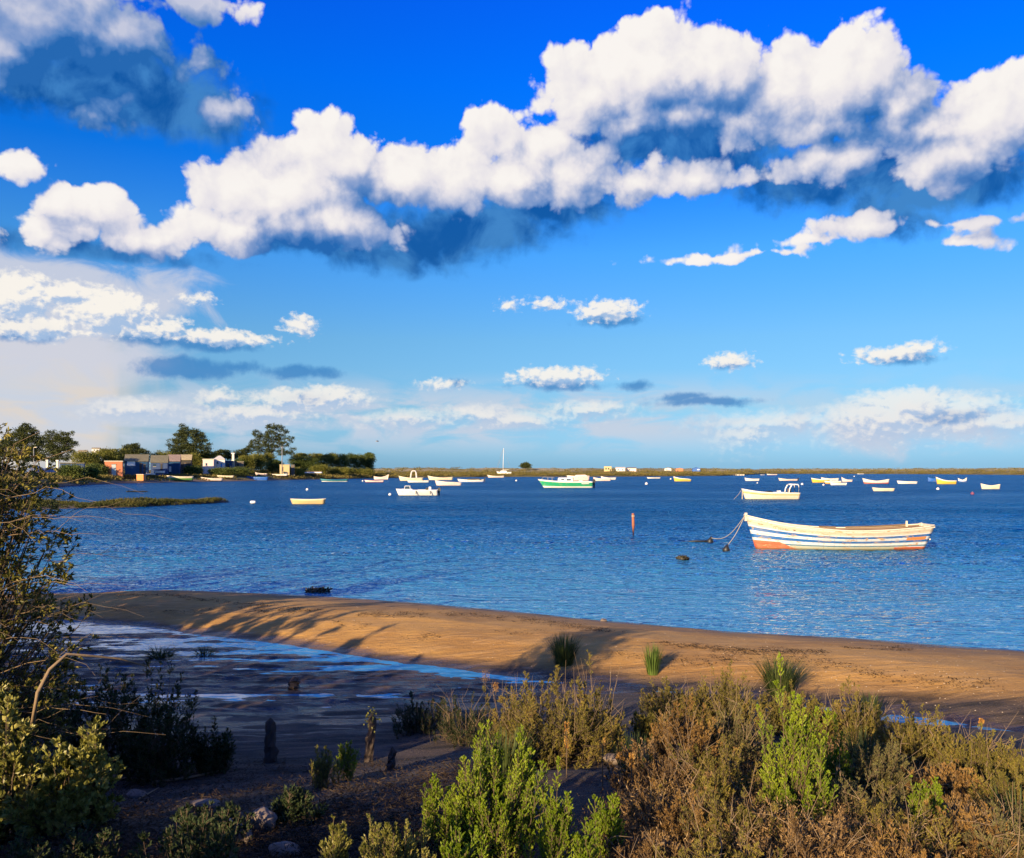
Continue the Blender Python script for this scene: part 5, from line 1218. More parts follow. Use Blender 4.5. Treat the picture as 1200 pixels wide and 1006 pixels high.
yacht()
# ------------------------------------------------------------------ buoys and small things in the water
MAT['purple'] = paint('purple_plastic', (0.20, 0.05, 0.10), 0.5)
def buoy(px, py, r, mat, label, grp='mooring buoys'):
    x, y = at(px, py + r * 0.6); k = y / F; R = r * k
    root = empty('buoy', (x, y, 0), 0, label, 'buoy', grp)
    MB().sphere((0, 0, R * 0.45), R, 0, 12, 8).build('float', MAT[mat], root, True)
    MB().tube([(0, 0, R * 1.3), (0, 0, R * 1.75)], R * 0.18, 6).build('shackle', MAT['grey'], root)
for b_ in ((940, 567.5, 1.5, 'white', 'round white buoy above right of the cream workboat'), (1099, 573, 1.7, 'white', 'round white buoy below the yellow boat at far right'), (1139.5, 578.5, 2.0, 'purple', 'dull purple buoy at far right'),
           (965, 568.3, 1.2, 'white', 'small white buoy left of the boat cluster'), (887.5, 566.2, 0.8, 'white', 'tiny white buoy under the short white rowing boat'), (360, 573.8, 1.6, 'white', 'white buoy above the lone tan dinghy'),
           (457, 579.6, 1.8, 'white', 'white buoy off the bow of the white motorboat'), (605, 563.4, 1.1, 'white', 'small white buoy right of the yacht'), (757.5, 567.0, 1.7, 'white', 'white buoy in open water left of the yellow boat'),
           (786, 561.5, 1.0, 'white', 'tiny white buoy at the bow of the short yellow boat'), (1001, 558.5, 0.7, 'white', 'tiny far white buoy near the tiny flat boat'), (425, 563.8, 1.0, 'white', 'small white buoy left of the rust-red boat')): buoy(*b_)
x, y = at(296.5, 590.6); MB().tube([(-0.22, 0, 0.08), (-0.16, 0, 0.13), (0.16, 0, 0.13), (0.22, 0, 0.08)], [0.06, 0.12, 0.12, 0.06], 10).build('drum_float', MAT['white'], smooth=True, loc=(x, y, 0), label='white lying drum float off the tip of the spit', cat='float')
MAT['rustpost'] = paint('reddish_wood', (0.34, 0.12, 0.06), 0.9, scale=12)
x, y = at(742, 628.3); r_ = empty('stake', (x, y, 0), 0, 'orange-brown wooden stake standing in the water', 'stake')
MB().tube([(0, 0, -0.4), (0.005, 0, 0.45), (-0.01, 0, 0.93)], [0.055, 0.06, 0.05], 8).build('post', MAT['rustpost'], r_, True)
MB().tube([(0, 0, 0.80), (0, 0, 0.84)], 0.07, 8).build('band', MAT['rope'], r_)
# weed-covered lumps
MAT['weed'] = paint('wet_weed', (0.035, 0.030, 0.014), 0.6)
def lump(px, py, w, h, label, seed, mat='weed', name='seaweed_clump'):
    x, y = at(px, py); k = y / F; r2 = np.random.default_rng(seed); n = 260
    P = np.stack([r2.uniform(-1, 1, n) * w * k / 2, r2.normal(size=n) * 0.12, r2.uniform(-0.02, 0.3, n) * h * k], 1)
    V, Fq = leaf_quads(P, r2.normal(size=(n, 3)) * [1, 1, 0.3] + [0, 0, 0.5], h * k * r2.uniform(0.4, 0.9, n), h * k * 0.5, r2, 0.2)
    obj(name, np_mesh(name, V, Fq, [MAT[mat]]), loc=(x, y, 0), label=label, cat='seaweed')
lump(372, 693.5, 28, 6, 'raft of brown weed with upright stalks just off the sand bar', 3)
lump(800, 656, 8, 6, 'small dark weed lump left below the striped boat', 4)
lump(160, 576.8, 24, 2.2, 'long dark weed bank in front of the hamlet', 5)
# gull
def gull():
    root = empty('gull', (-39.5 * 0.4 * 10 / 10 - 0, 100, 0), 0, 'tiny bird gliding above the far shore right of the hedge', 'bird')
    d = 110; root.location = ((442 - 600) / F * d, d, EYE + (HZ - 517.5) / F * d)
    b = MB().tube([(-0.22, 0, 0), (-0.08, 0, 0.01), (0.1, 0, 0.01), (0.24, 0, 0)], [0.02, 0.06, 0.05, 0.01], 7).build('body', MAT['grey'], root, True)
    for s in (-1, 1):
        w = MB(); w.v += [(-0.05, 0, 0.02), (0.09, 0, 0.02), (0.07, s * 0.35, 0.12), (-0.06, s * 0.35, 0.12), (0.10, s * 0.75, 0.04), (0.04, s * 0.75, 0.04), (-0.05, 0, 0.0), (0.09, 0, 0.0), (0.07, s * 0.35, 0.10), (-0.06, s * 0.35, 0.10), (0.10, s * 0.75, 0.03), (0.04, s * 0.75, 0.03)]
        for f in ((0, 1, 2, 3), (3, 2, 4, 5), (6, 9, 8, 7), (9, 11, 10, 8), (0, 3, 9, 6), (3, 5, 11, 9), (1, 7, 8, 2), (2, 8, 10, 4), (5, 4, 10, 11)): w.f.append(f); w.m.append(0)
        w.build('wing', MAT['grey'], root)
gull()

# ------------------------------------------------------------------ near plants
def ground_hit(px, py):
    """march the ray through a photo pixel to the near ground"""
    dx = (px - 600) / F; dz = (HZ - py) / F
    x, y, z = ground_hits([px], [py], 3000)[0]; return x, y, z
def ground_hits(px, py, n=700):
    px = np.asarray(px, float); py = np.asarray(py, float); out = []
    y = 1.5 * (16.0 ** np.linspace(0, 1, n))
    for a in range(0, len(px), 500):
        dx = ((px[a:a + 500] - 600) / F)[:, None]; dz = ((HZ - py[a:a + 500]) / F)[:, None]
        X = dx * y; Y = np.broadcast_to(y, X.shape); g = ground_z(X, Y); i = np.argmax(EYE + dz * y <= g, axis=1); k = np.arange(len(i))
        out.append(np.stack([X[k, i], Y[k, i], g[k, i]], 1))
    return np.concatenate(out)
def gz(x, y): return float(ground_z(np.array([x]), np.array([y]))[0])
def tubes_np(A, B, ra, rb, n=3):
    """straight tapered twigs A->B, all at once"""
    A = np.asarray(A, float); B = np.asarray(B, float); k = len(A); D = B - A; D /= np.maximum(np.linalg.norm(D, axis=1, keepdims=True), 1e-6)
    h = np.where(np.abs(D[:, 2:3]) < 0.9, np.array([[0, 0, 1.0]]), np.array([[1.0, 0, 0]])); s = np.cross(D, h); s /= np.linalg.norm(s, axis=1, keepdims=True); t = np.cross(D, s)
    ra = np.broadcast_to(ra, (k,))[:, None]; rb = np.broadcast_to(rb, (k,))[:, None]; V = []
    for j in range(n):
        a = 2 * math.pi * j / n; o = s * math.cos(a) + t * math.sin(a); V.append(A + o * ra); V.append(B + o * rb)
    V = np.stack(V, 1).reshape(-1, 3); base = np.arange(k)[:, None] * (2 * n); Fq = []
    for j in range(n):
        j2 = (j + 1) % n; Fq.append(np.concatenate([base + 2 * j, base + 2 * j2, base + 2 * j2 + 1, base + 2 * j + 1], 1))
    return V, np.concatenate(Fq)
def spikes(P, D, L, W, n_side, n_leaf, ll, lw, rg, rise=0.75, droop=0.0, jit=0.38):
    """leafy spikes: side twigs along each axis, leaves along each side twig; returns leaf and twig geometry"""
    k = len(P); D = D / np.linalg.norm(D, axis=1, keepdims=True); L = np.broadcast_to(L, (k,)); W = np.broadcast_to(W, (k,))
    t = rg.uniform(0.02, 1.0, (k, n_side)) ** 0.85
    axis_p = P[:, None] + D[:, None] * (t * L[:, None])[..., None]
    rad = rand_unit(k * n_side, rg).reshape(k, n_side, 3); rad -= (rad * D[:, None]).sum(-1, keepdims=True) * D[:, None]; rad /= np.maximum(np.linalg.norm(rad, axis=-1, keepdims=True), 1e-6)
    sd_ = rad + D[:, None] * rise + np.array([0, 0, 0.25 - droop]); sd_ /= np.linalg.norm(sd_, axis=-1, keepdims=True)
    prof = np.sin(np.clip(t * 0.9 + 0.12, 0, 1) * math.pi) ** 0.6
    sl = W[:, None] * prof * rg.uniform(0.6, 1.15, t.shape)
    u = rg.uniform(0.0, 1.0, (k, n_side, n_leaf))
    lp = axis_p[:, :, None] + sd_[:, :, None] * (u * sl[..., None])[..., None]
    ld = sd_[:, :, None] * 0.9 + D[:, None, None] * 0.35 + rg.normal(size=lp.shape) * jit
    n = k * n_side * n_leaf
    V, Fq = leaf_quads(lp.reshape(-1, 3), ld.reshape(-1, 3), ll * rg.uniform(0.7, 1.3, n), lw * rg.uniform(0.7, 1.2, n), rg, 0.15)
    TA = np.concatenate([P, axis_p.reshape(-1, 3)]); TB = np.concatenate([P + D * L[:, None], (axis_p + sd_ * sl[..., None]).reshape(-1, 3)])
    return V, Fq, TA, TB
def shrub(name, x, y, H, R, N, label, leaf='suaeda', stem='twig', W=0.045, Ls=0.22, n_side=16, n_leaf=10, ll=0.014, lw=0.005, up=0.6, seed=1, cat='shrub', group=None, lean=(0, 0), z=None, inner=0.4, dead=0, stem_r=0.004, rise=0.75, jit=0.38):
    rg = np.random.default_rng(seed); z0 = gz(x, y) - 0.02 if z is None else z
    root = empty(name, (x, y, z0), 0, label, cat, group)
    u = rand_unit(N, rg); u[:, 2] = np.abs(u[:, 2]) ** 0.8; u /= np.linalg.norm(u, axis=1, keepdims=True)
    rad = rg.uniform(inner, 1.0, (N, 1)) ** 0.6 * (1 + np.clip(0.14 * rg.normal(size=(N, 1)), -0.3, 0.13))
    # lobed outline
    lob = 1 + 0.18 * np.sin(np.arctan2(u[:, 1], u[:, 0]) * 3 + seed)[:, None] + 0.10 * np.sin(np.arctan2(u[:, 1], u[:, 0]) * 7 + 2 * seed)[:, None]
    tip = u * np.array([R, R, H]) * rad * lob + np.array([lean[0], lean[1], 0]) * u[:, 2:3]
    tip[:, 2] = np.maximum(tip[:, 2], 0.05)
    D = u * np.array([1, 1, H / max(R, .1)]) * (1 - up) + np.array([0, 0, up * 1.2]) + rg.normal(size=(N, 3)) * 0.12; D /= np.linalg.norm(D, axis=1, keepdims=True)
    L = Ls * rg.uniform(0.6, 1.25, N); P = tip - D * L[:, None]; P[:, 2] = np.maximum(P[:, 2], 0.0)
    V, Fq, TA, TB = spikes(P, D, L, W * rg.uniform(0.7, 1.25, N), n_side, n_leaf, ll, lw, rg, rise, 0.0, jit)
    obj('foliage', np_mesh('foliage', V, Fq, [MAT[leaf]]), root)
    # woody stems from the root to every spike
    b0 = rg.normal(size=(N, 3)) * np.array([R * 0.10, R * 0.10, 0]); mid = (b0 + P) / 2 + rg.normal(size=(N, 3)) * R * 0.06 - u * np.array([R, R, 0]) * 0.08; mid[:, 2] = np.maximum(mid[:, 2], 0.01)
    A = np.concatenate([b0, mid, TA]); B = np.concatenate([mid, P, TB])
    ra = np.concatenate([np.full(N, stem_r), np.full(N, stem_r * 0.7), np.full(len(TA), 0.0016)]); rb = np.concatenate([np.full(N, stem_r * 0.7), np.full(N, stem_r * 0.45), np.full(len(TA), 0.0008)])
    V, Fq = tubes_np(A, B, ra, rb); obj('stem', np_mesh('stem', V, Fq, [MAT[stem]]), root)
    if dead:      # bare crooked dead twigs poking out of the foliage
        a = rg.uniform(0, 2 * math.pi, dead); q0 = np.stack([np.cos(a) * R * 0.2, np.sin(a) * R * 0.2, np.full(dead, 0.02)], 1)
        e = np.stack([np.cos(a) * R * rg.uniform(0.3, 1.05, dead), np.sin(a) * R * rg.uniform(0.3, 1.05, dead), H * rg.uniform(0.55, 1.05, dead)], 1)
        k1 = q0 * 0.5 + e * 0.5 + rg.normal(size=e.shape) * 0.035; k2 = q0 * 0.2 + e * 0.8 + rg.normal(size=e.shape) * 0.03; fk = k2 + (e - k1) * rg.uniform(0.3, 0.6, (dead, 1)) + rg.normal(size=e.shape) * 0.04; fk2 = k1 + (e - q0) * 0.22 + rg.normal(size=e.shape) * 0.05
        V, Fq = tubes_np(np.concatenate([q0, k1, k2, k2, k1]), np.concatenate([k1, k2, e, fk, fk2]), np.repeat([0.0030, 0.0022, 0.0015, 0.0013, 0.0013], dead), np.repeat([0.0022, 0.0015, 0.0006, 0.0006, 0.0006], dead), 4)
        obj('dead_twigs', np_mesh('dead_twigs', V, Fq, [MAT['deadwood']]), root)
    return root
def tuft(name, x, y, H, R, N, label, mat, seed, spread=0.5, w=0.004, cat='grass tuft', group=None, z=None, bend=0.35):
    """rushes or grass: curved tapering blades from one foot"""
    rg = np.random.default_rng(seed); z0 = gz(x, y) - 0.01 if z is None else z; S = 5
    a = rg.uniform(0, 2 * math.pi, N); r0 = R * rg.uniform(0, 1, N) ** 0.5 * 0.6; ln = H * rg.uniform(0.55, 1.08, N); ou = rg.uniform(0.1, 1, N) * spread
    dx, dy = np.cos(a), np.sin(a); V = []; 
    for i in range(S + 1):
        t = i / S; out = r0 + ou * R * t + bend * R * ou * t ** 2.2; zz = ln * (t - 0.18 * ou * t ** 3)
        c = np.stack([dx * out, dy * out, zz], 1); ws = w * (1 - t) ** 0.7 + 0.0006; sidev = np.stack([-dy, dx, np.zeros(N)], 1)
        V.append(c - sidev * ws); V.append(c + sidev * ws)
    V = np.stack(V, 1).reshape(-1, 3); base = np.arange(N)[:, None] * (2 * (S + 1)); Fq = np.concatenate([np.concatenate([base + 2 * i, base + 2 * i + 1, base + 2 * i + 3, base + 2 * i + 2], 1) for i in range(S)])
    return obj(name, np_mesh(name, V, Fq, [MAT[mat]]), loc=(x, y, z0), label=label, cat=cat, group=group)
MAT['suaeda'] = foliage_mat('bright_green_succulent', [(0.10, 0.155, 0.008), (0.19, 0.265, 0.012), (0.28, 0.36, 0.020), (0.39, 0.43, 0.035)], 0.35, 6.0, 0.5)
MAT['olive'] = foliage_mat('olive_shrub', [(0.085, 0.072, 0.014), (0.17, 0.145, 0.024), (0.29, 0.235, 0.040), (0.26, 0.14, 0.036)], 0.3, 5.0)
MAT['brown'] = foliage_mat('dry_brown_shrub', [(0.11, 0.055, 0.016), (0.22, 0.120, 0.032), (0.36, 0.210, 0.060), (0.24, 0.175, 0.036)], 0.25, 4.0)
MAT['greyscrub'] = foliage_mat('grey_green_shrub', [(0.075, 0.068, 0.026), (0.14, 0.125, 0.042), (0.22, 0.20, 0.065), (0.20, 0.12, 0.045)], 0.3, 5.0)
MAT['rust'] = foliage_mat('dry_rust_litter', [(0.045, 0.024, 0.010), (0.14, 0.078, 0.028), (0.30, 0.180, 0.065), (0.58, 0.40, 0.19)], 0.2, 3.0)
MAT['leafy'] = foliage_mat('yellow_green_leaves', [(0.08, 0.085, 0.014), (0.18, 0.175, 0.032), (0.32, 0.30, 0.070), (0.42, 0.34, 0.11)], 0.3, 4.0, 0.4)
MAT['bushleaf'] = foliage_mat('dark_bush_leaves', [(0.035, 0.038, 0.008), (0.11, 0.105, 0.018), (0.24, 0.21, 0.036), (0.42, 0.34, 0.08)], 0.3, 2.5, 0.4)
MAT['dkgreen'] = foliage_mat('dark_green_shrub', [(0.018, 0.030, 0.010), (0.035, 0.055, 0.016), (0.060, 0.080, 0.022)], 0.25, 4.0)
MAT['rush'] = foliage_mat('rushes', [(0.030, 0.045, 0.012), (0.060, 0.085, 0.018), (0.11, 0.13, 0.03)], 0.3, 8.0)
MAT['grassgreen'] = foliage_mat('fresh_grass', [(0.07, 0.12, 0.015), (0.12, 0.19, 0.03), (0.18, 0.24, 0.05)], 0.35, 8.0)
MAT['shadelitter_wrack'] = foliage_mat('shade_litter_and_wrack', [(0.016, 0.010, 0.006), (0.040, 0.024, 0.012), (0.075, 0.045, 0.022)], 0.1, 3.0)  # dark tone carries the bank's shade on litter; the wrack's own colour
MAT['flower'] = foliage_mat('orange_flower_spikes', [(0.35, 0.12, 0.03), (0.50, 0.26, 0.05), (0.60, 0.38, 0.12)], 0.3, 9.0)
MAT['twig'] = paint('twigs', (0.10, 0.065, 0.035), 0.9); MAT['deadwood'] = paint('bleached_wood', (0.22, 0.15, 0.08), 0.85, scale=20)
MAT['driftwood'] = paint('dark_driftwood', (0.055, 0.038, 0.028), 0.9, scale=14)
GS = 'bright green succulent shrubs in the foreground'
def sh(px, py, H, R, N, label, **kw):
    N = int(N * kw.pop('ss', 1.35))
    x, y, z = ground_hit(px, py)
    if H > 5: H = EYE + (HZ - H) / F * y - z
    if R > 5: R = R / F * y
    return shrub(kw.pop('name', 'succulent_shrub'), x, y, H, R, N, label, **kw)
SU = dict(leaf='suaeda', W=0.052, Ls=0.26, n_side=30, n_leaf=15, ll=0.012, lw=0.0048, up=0.78, rise=1.5, jit=0.26, group=GS)
sh(572, 1000, 846, 66, 120, 'widest bright green shrub at bottom centre', seed=21, **SU)
sh(614, 975, 822, 15, 12, 'tall narrow bright green shrub rising behind the widest one', seed=22, **SU)
sh(650, 1020, 880, 24, 20, 'slender green shrub with upright sprays right of bottom centre', seed=23, **SU)
sh(712, 1015, 897, 20, 15, 'green shrub with loose sprays nearest the grey rock', seed=24, **SU)
sh(505, 985, 922, 12, 7, 'small green shrub standing alone left of the widest one', seed=25, **SU)
sh(455, 1060, 962, 44, 34, 'low yellow-green shrub cut by the bottom edge, left of centre', seed=26, **{**SU, 'leaf': 'leafy'})
sh(540, 1075, 990, 30, 24, 'low green shrub cut by the bottom edge below the widest one', seed=27, **SU)
sh(395, 1055, 978, 18, 14, 'small yellow-green shrub at the bottom edge beside the boulder', seed=28, **{**SU, 'leaf': 'leafy'})
sh(690, 1050, 978, 20, 14, 'short green shrub at the bottom edge below the slender one', seed=29, **SU)
sh(932, 975, 800, 48, 80, 'tall bright green pyramid shrub amid the brown scrub', seed=30, **SU)
sh(978, 930, 838, 26, 20, 'smaller green shrub leaning on the right of the tall pyramid one', seed=31, **{**SU, 'leaf': 'suaeda'})
sh(842, 965, 918, 18, 14, 'small dull green shrub in the brown scrub left of the tall pyramid one', seed=32, **{**SU, 'leaf': 'olive'})
sh(1088, 985, 918, 22, 20, 'small bright green shrub at lower right in the brown scrub', seed=33, **SU)
sh(1168, 960, 908, 40, 30, 'low yellow-green shrub at the right edge', seed=34, **{**SU, 'leaf': 'olive'})
sh(380, 925, 866, 18, 14, 'yellow-green shrub with sunlit tips right of the dark stump', seed=35, **{**SU, 'leaf': 'leafy'})
sh(408, 915, 862, 14, 12, 'narrow green shrub between the dark stump and the yellow-topped post', seed=36, **SU)
GO = 'olive and brown shrubs behind the bright green ones'
OL = dict(name='scrub_bush', leaf='olive', W=0.042, Ls=0.24, n_side=18, n_leaf=11, ll=0.015, lw=0.0045, up=0.6, rise=1.1, jit=0.35, group=GO, dead=17)
sh(650, 892, 792, 72, 170, 'broad olive shrub in the centre with reddish stems', seed=41, **OL)
sh(700, 885, 784, 38, 90, 'upright olive shrub with pale tips right of the broad central one', seed=42, **{**OL, 'up': 0.75})
sh(602, 880, 794, 36, 90, 'grassy olive shrub left of the broad central one', seed=43, **{**OL, 'up': 0.75})
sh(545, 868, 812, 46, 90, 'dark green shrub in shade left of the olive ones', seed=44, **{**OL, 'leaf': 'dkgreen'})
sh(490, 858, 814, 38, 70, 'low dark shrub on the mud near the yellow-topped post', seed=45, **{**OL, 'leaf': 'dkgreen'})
sh(790, 850, 798, 48, 130, 'olive-brown shrub below the bright green sand tuft', seed=46, **OL)
sh(852, 848, 786, 54, 150, 'dense olive-brown shrub at the crest right of centre', seed=47, **OL)
sh(935, 860, 806, 52, 130, 'olive-brown shrub below the round rush clump', seed=48, **OL)
sh(1005, 872, 806, 40, 110, 'olive shrub just right of the tall pyramid one', seed=49, **OL)
sh(1075, 890, 832, 50, 120, 'olive-brown rounded shrub on the right bank', seed=50, **OL)
sh(1140, 915, 850, 48, 120, 'brown-green rounded shrub near the right edge', seed=51, **OL)
sh(1205, 935, 872, 45, 100, 'brown-green shrub cut by the right edge', seed=52, **OL)
BR = {**OL, 'leaf': 'brown', 'up': 0.45, 'ss': 1.5}
sh(800, 905, 822, 52, 130, 'fuzzy light brown shrub left of the tall pyramid one', seed=53, **BR)
sh(862, 905, 818, 48, 130, 'fuzzy grey-green shrub touching the left of the tall pyramid one', seed=54, **{**OL, 'leaf': 'greyscrub'})
sh(765, 880, 848, 26, 70, 'small grey-green shrub beside the orange spikes', seed=55, **{**OL, 'll': 0.03})
sh(1030, 935, 868, 44, 100, 'grey-green shrub between the tall pyramid one and the rounded ones', seed=56, **{**OL, 'leaf': 'greyscrub'})
RU = {**OL, 'leaf': 'rust', 'up': 0.35, 'll': 0.013, 'lw': 0.0035, 'group': 'low shrubs on the right bank', 'ss': 1.7, 'Ls': 0.15, 'dead': 8}
for i, (a, b, H_, R_, lab) in enumerate(((775, 935, 0.30, 0.26, 'dry rusty shrub just right of the yellow-orange flower head'), (835, 940, 0.32, 0.26, 'dry rusty shrub behind the small dull green one'), (800, 985, 0.26, 0.26, 'dry rusty shrub left of the small dull green one'), (865, 1000, 0.24, 0.24, 'dry rusty shrub below the small dull green one'),
        (935, 1030, 0.24, 0.26, 'dry rusty shrub at the bottom edge under the tall pyramid shrub'), (1000, 975, 0.30, 0.26, 'dry rusty shrub right of the tall pyramid shrub foot'), (1045, 1010, 0.26, 0.24, 'dry rusty shrub left of the small bright green one at lower right'), (1140, 1010, 0.26, 0.26, 'dry rusty shrub right of the small bright green one at lower right'),
        (1205, 1030, 0.28, 0.26, 'dry rusty shrub in the bottom right corner'), (765, 1040, 0.22, 0.22, 'dry rusty shrub at the bottom edge right of the grey rock'), (845, 1060, 0.22, 0.22, 'dry rusty shrub cut by the bottom edge right of centre'), (1070, 1065, 0.24, 0.24, 'dry rusty shrub cut by the bottom edge at right'))):
    m_ = ('rust', 'olive', 'brown', 'greyscrub')[(0, 1, 2, 1, 0, 3, 1, 2, 3, 0, 1, 2)[i]]
    lab = lab.replace('dry rusty', {'rust': 'dry rusty', 'olive': 'low olive', 'brown': 'dry tan-brown', 'greyscrub': 'low grey-green'}[m_])
    sh(a, b, H_ * 1.1, R_ * 1.1, 70, lab, seed=500 + i, **{**RU, 'leaf': m_})
sh(1110, 955, 892, 40, 90, 'brown shrub behind the small bright green one at lower right', seed=57, **BR)
# dark shrubs on the left, in shade
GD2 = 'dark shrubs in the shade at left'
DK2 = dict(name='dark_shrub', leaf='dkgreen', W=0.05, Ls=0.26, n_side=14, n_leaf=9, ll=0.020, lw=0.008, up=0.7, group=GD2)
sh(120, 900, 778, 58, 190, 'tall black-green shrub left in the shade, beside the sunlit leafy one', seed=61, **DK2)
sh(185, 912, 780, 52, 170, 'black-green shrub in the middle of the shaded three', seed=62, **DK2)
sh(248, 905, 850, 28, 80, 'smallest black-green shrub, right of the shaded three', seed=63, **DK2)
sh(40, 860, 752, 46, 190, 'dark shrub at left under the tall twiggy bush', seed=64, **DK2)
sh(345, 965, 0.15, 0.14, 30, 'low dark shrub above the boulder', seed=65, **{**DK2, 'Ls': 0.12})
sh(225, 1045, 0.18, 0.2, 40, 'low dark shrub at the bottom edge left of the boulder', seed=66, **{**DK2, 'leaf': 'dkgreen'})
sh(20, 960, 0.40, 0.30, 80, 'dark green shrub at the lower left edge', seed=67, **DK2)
# sunlit broad-leaved bush at the left
LF = dict(name='leafy_bush', leaf='leafy', W=0.055, Ls=0.16, n_side=13, n_leaf=6, ll=0.028, lw=0.020, up=0.35, group=None, ss=2.0)
LF.pop('ss'); LF.pop('name')
shrub('leafy_bush', -2.12, 4.02, 1.50 - gz(-2.12, 4.02), 0.20, 120, 'sunlit bush with small yellow-green leaves at lower left', seed=71, lean=(0.12, 0), **LF)
shrub('leafy_bush', -2.42, 4.05, 1.62 - gz(-2.42, 4.05), 0.18, 90, 'yellow-green leafy bush cut by the left edge', seed=72, **LF)
for i, (x_, y_, h_, r_2, lb) in enumerate(((-1.75, 3.45, 0.20, 0.22, 'low dark shrub in the lower left corner, nearest the sunlit leafy bush'), (-1.35, 3.75, 0.14, 0.20, 'low dark shrub in the shade between the leafy bush and the boulder'), (-2.0, 3.35, 0.26, 0.22, 'low dark shrub cut by the lower left corner'))):
    shrub('dark_shrub', x_, y_, h_, r_2, 50, lb, seed=610 + i, **{k_: v_ for k_, v_ in DK2.items() if k_ != 'name'} | {'Ls': 0.13, 'll': 0.015})
# tall twiggy bush at the left edge
def tall_bush():
    x, y = -3.32, 5.05; z = gz(x, y) - 0.05; rg = np.random.default_rng(77)
    root = empty('tall_bush', (x, y, z), 0, 'tall twiggy bush with small leaves along the left edge', 'bush')
    N = 820; u = rand_unit(N, rg); R = 0.74; H = 2.90 - z
    zz = rg.uniform(0.12, 1.0, N); rr = R * np.sqrt(np.clip(1 - ((zz - 0.5) / 0.60) ** 2, 0.12, 1)) * rg.uniform(0.45, 1.05, N)
    a = rg.uniform(0, 2 * math.pi, N); tip = np.stack([np.cos(a) * rr, np.sin(a) * rr, zz * H * rg.uniform(0.93, 1.03, N)], 1)
    D = np.stack([np.cos(a), np.sin(a), 0.5 + 0.6 * rg.normal(size=N)], 1) + rg.normal(size=(N, 3)) * 0.4; L = 0.22 * rg.uniform(0.6, 1.3, N); D /= np.linalg.norm(D, axis=1, keepdims=True); P = tip - D * L[:, None]
    V, Fq, TA, TB = spikes(P, D, L, 0.07, 9, 5, 0.030, 0.014, rg, 0.6)
    obj('foliage', np_mesh('foliage', V, Fq, [MAT['bushleaf']]), root)
    hub = np.array([0, 0, 0.05]) + rg.normal(size=(N, 3)) * [0.1, 0.1, 0.02]; mid = (hub * 0.45 + P * 0.55) * [0.7, 0.7, 1.05]
    A = np.concatenate([hub, mid, TA]); B = np.concatenate([mid, P, TB]); ra = np.concatenate([np.full(N, .009), np.full(N, .005), np.full(len(TA), .0018)])
    V, Fq = tubes_np(A, B, ra, ra * 0.6); obj('stem', np_mesh('stem', V, Fq, [MAT['twig']]), root)
    # long bare arching twigs
    mb = MB(); n = 0
    for k in range(80):
        h = rg.uniform(0.25, 2.0); a = rg.uniform(-0.9, 0.9) if k % 3 else rg.uniform(2, 4.5); l = rg.uniform(0.35, 0.95); b = np.array([math.cos(a), math.sin(a) * 0.9, 0]); p0 = np.array([0, 0, h]) + b * R * 0.45
        pts = []; rise = rg.uniform(0.1, 0.7)
        for i in range(8):
            t = i / 7; pts.append(tuple(p0 + b * l * t + np.array([0, 0, l * (rise * t - 0.9 * rise * t * t)]) + rg.normal(size=3) * 0.012))
        r0 = rg.uniform(0.0013, 0.0026); mb.tube(pts, [r0 * (1 - 0.75 * i / 7) for i in range(8)], 4)
        if k % 2 == 0:
            q = np.array(pts[4]); e = q + np.array([math.cos(a + 0.7) * l * 0.3, math.sin(a + 0.7) * l * 0.3, l * rg.uniform(-.1, .3)]); mb.tube([tuple(q), tuple((q + e) / 2 + [0, 0, 0.02]), tuple(e)], [r0 * 0.5, r0 * 0.4, r0 * 0.2], 4)
    for (ex, ez, k) in ((0.55, 2.30, 0), (0.28, 2.36, 1), (0.75, 2.2, 2)):
        mb.tube([(0.1, 0, 1.6), (0.3 * ex + 0.1, 0, 1.9), (ex * 0.7, -0.02, ez - 0.07), (ex, -0.05, ez)], [0.004, 0.003, 0.002, 0.001], 4)
    mb.build('bare_twigs', MAT['deadwood'], root)
tall_bush()
# tufts on the sand bar
GT = 'rush and grass tufts on the sand bar'
def tf(px, py, H, R, N, label, mat, seed, **kw):
    x, y, z = ground_hit(px, py); return tuft('rush_tuft', x, y, H, R, N, label, mat, seed, group=GT, **kw)
tf(661, 778, 0.42, 0.20, 420, 'widest dark rush tuft on the sand bar in the plant shadow', 'rush', 81, spread=0.9)
tf(765, 790, 0.40, 0.12, 240, 'narrow fresh green tuft on the sand bar', 'grassgreen', 82, spread=0.7)
tf(914, 812, 0.44, 0.24, 480, 'rounded green tuft on the sand bar above the tall pyramid shrub', 'rush', 83, spread=1.0)
tf(1022, 842, 0.30, 0.12, 160, 'small dark tuft at the foot of the sand bar on the right', 'rush', 84, spread=0.8)
tf(187, 770, 0.14, 0.26, 200, 'low dark tuft in the puddled channel at left', 'dkgreen', 85, spread=1.0)
tf(240, 768, 0.12, 0.20, 140, 'lower dark tuft in the puddled channel right of the other', 'dkgreen', 86, spread=1.0)
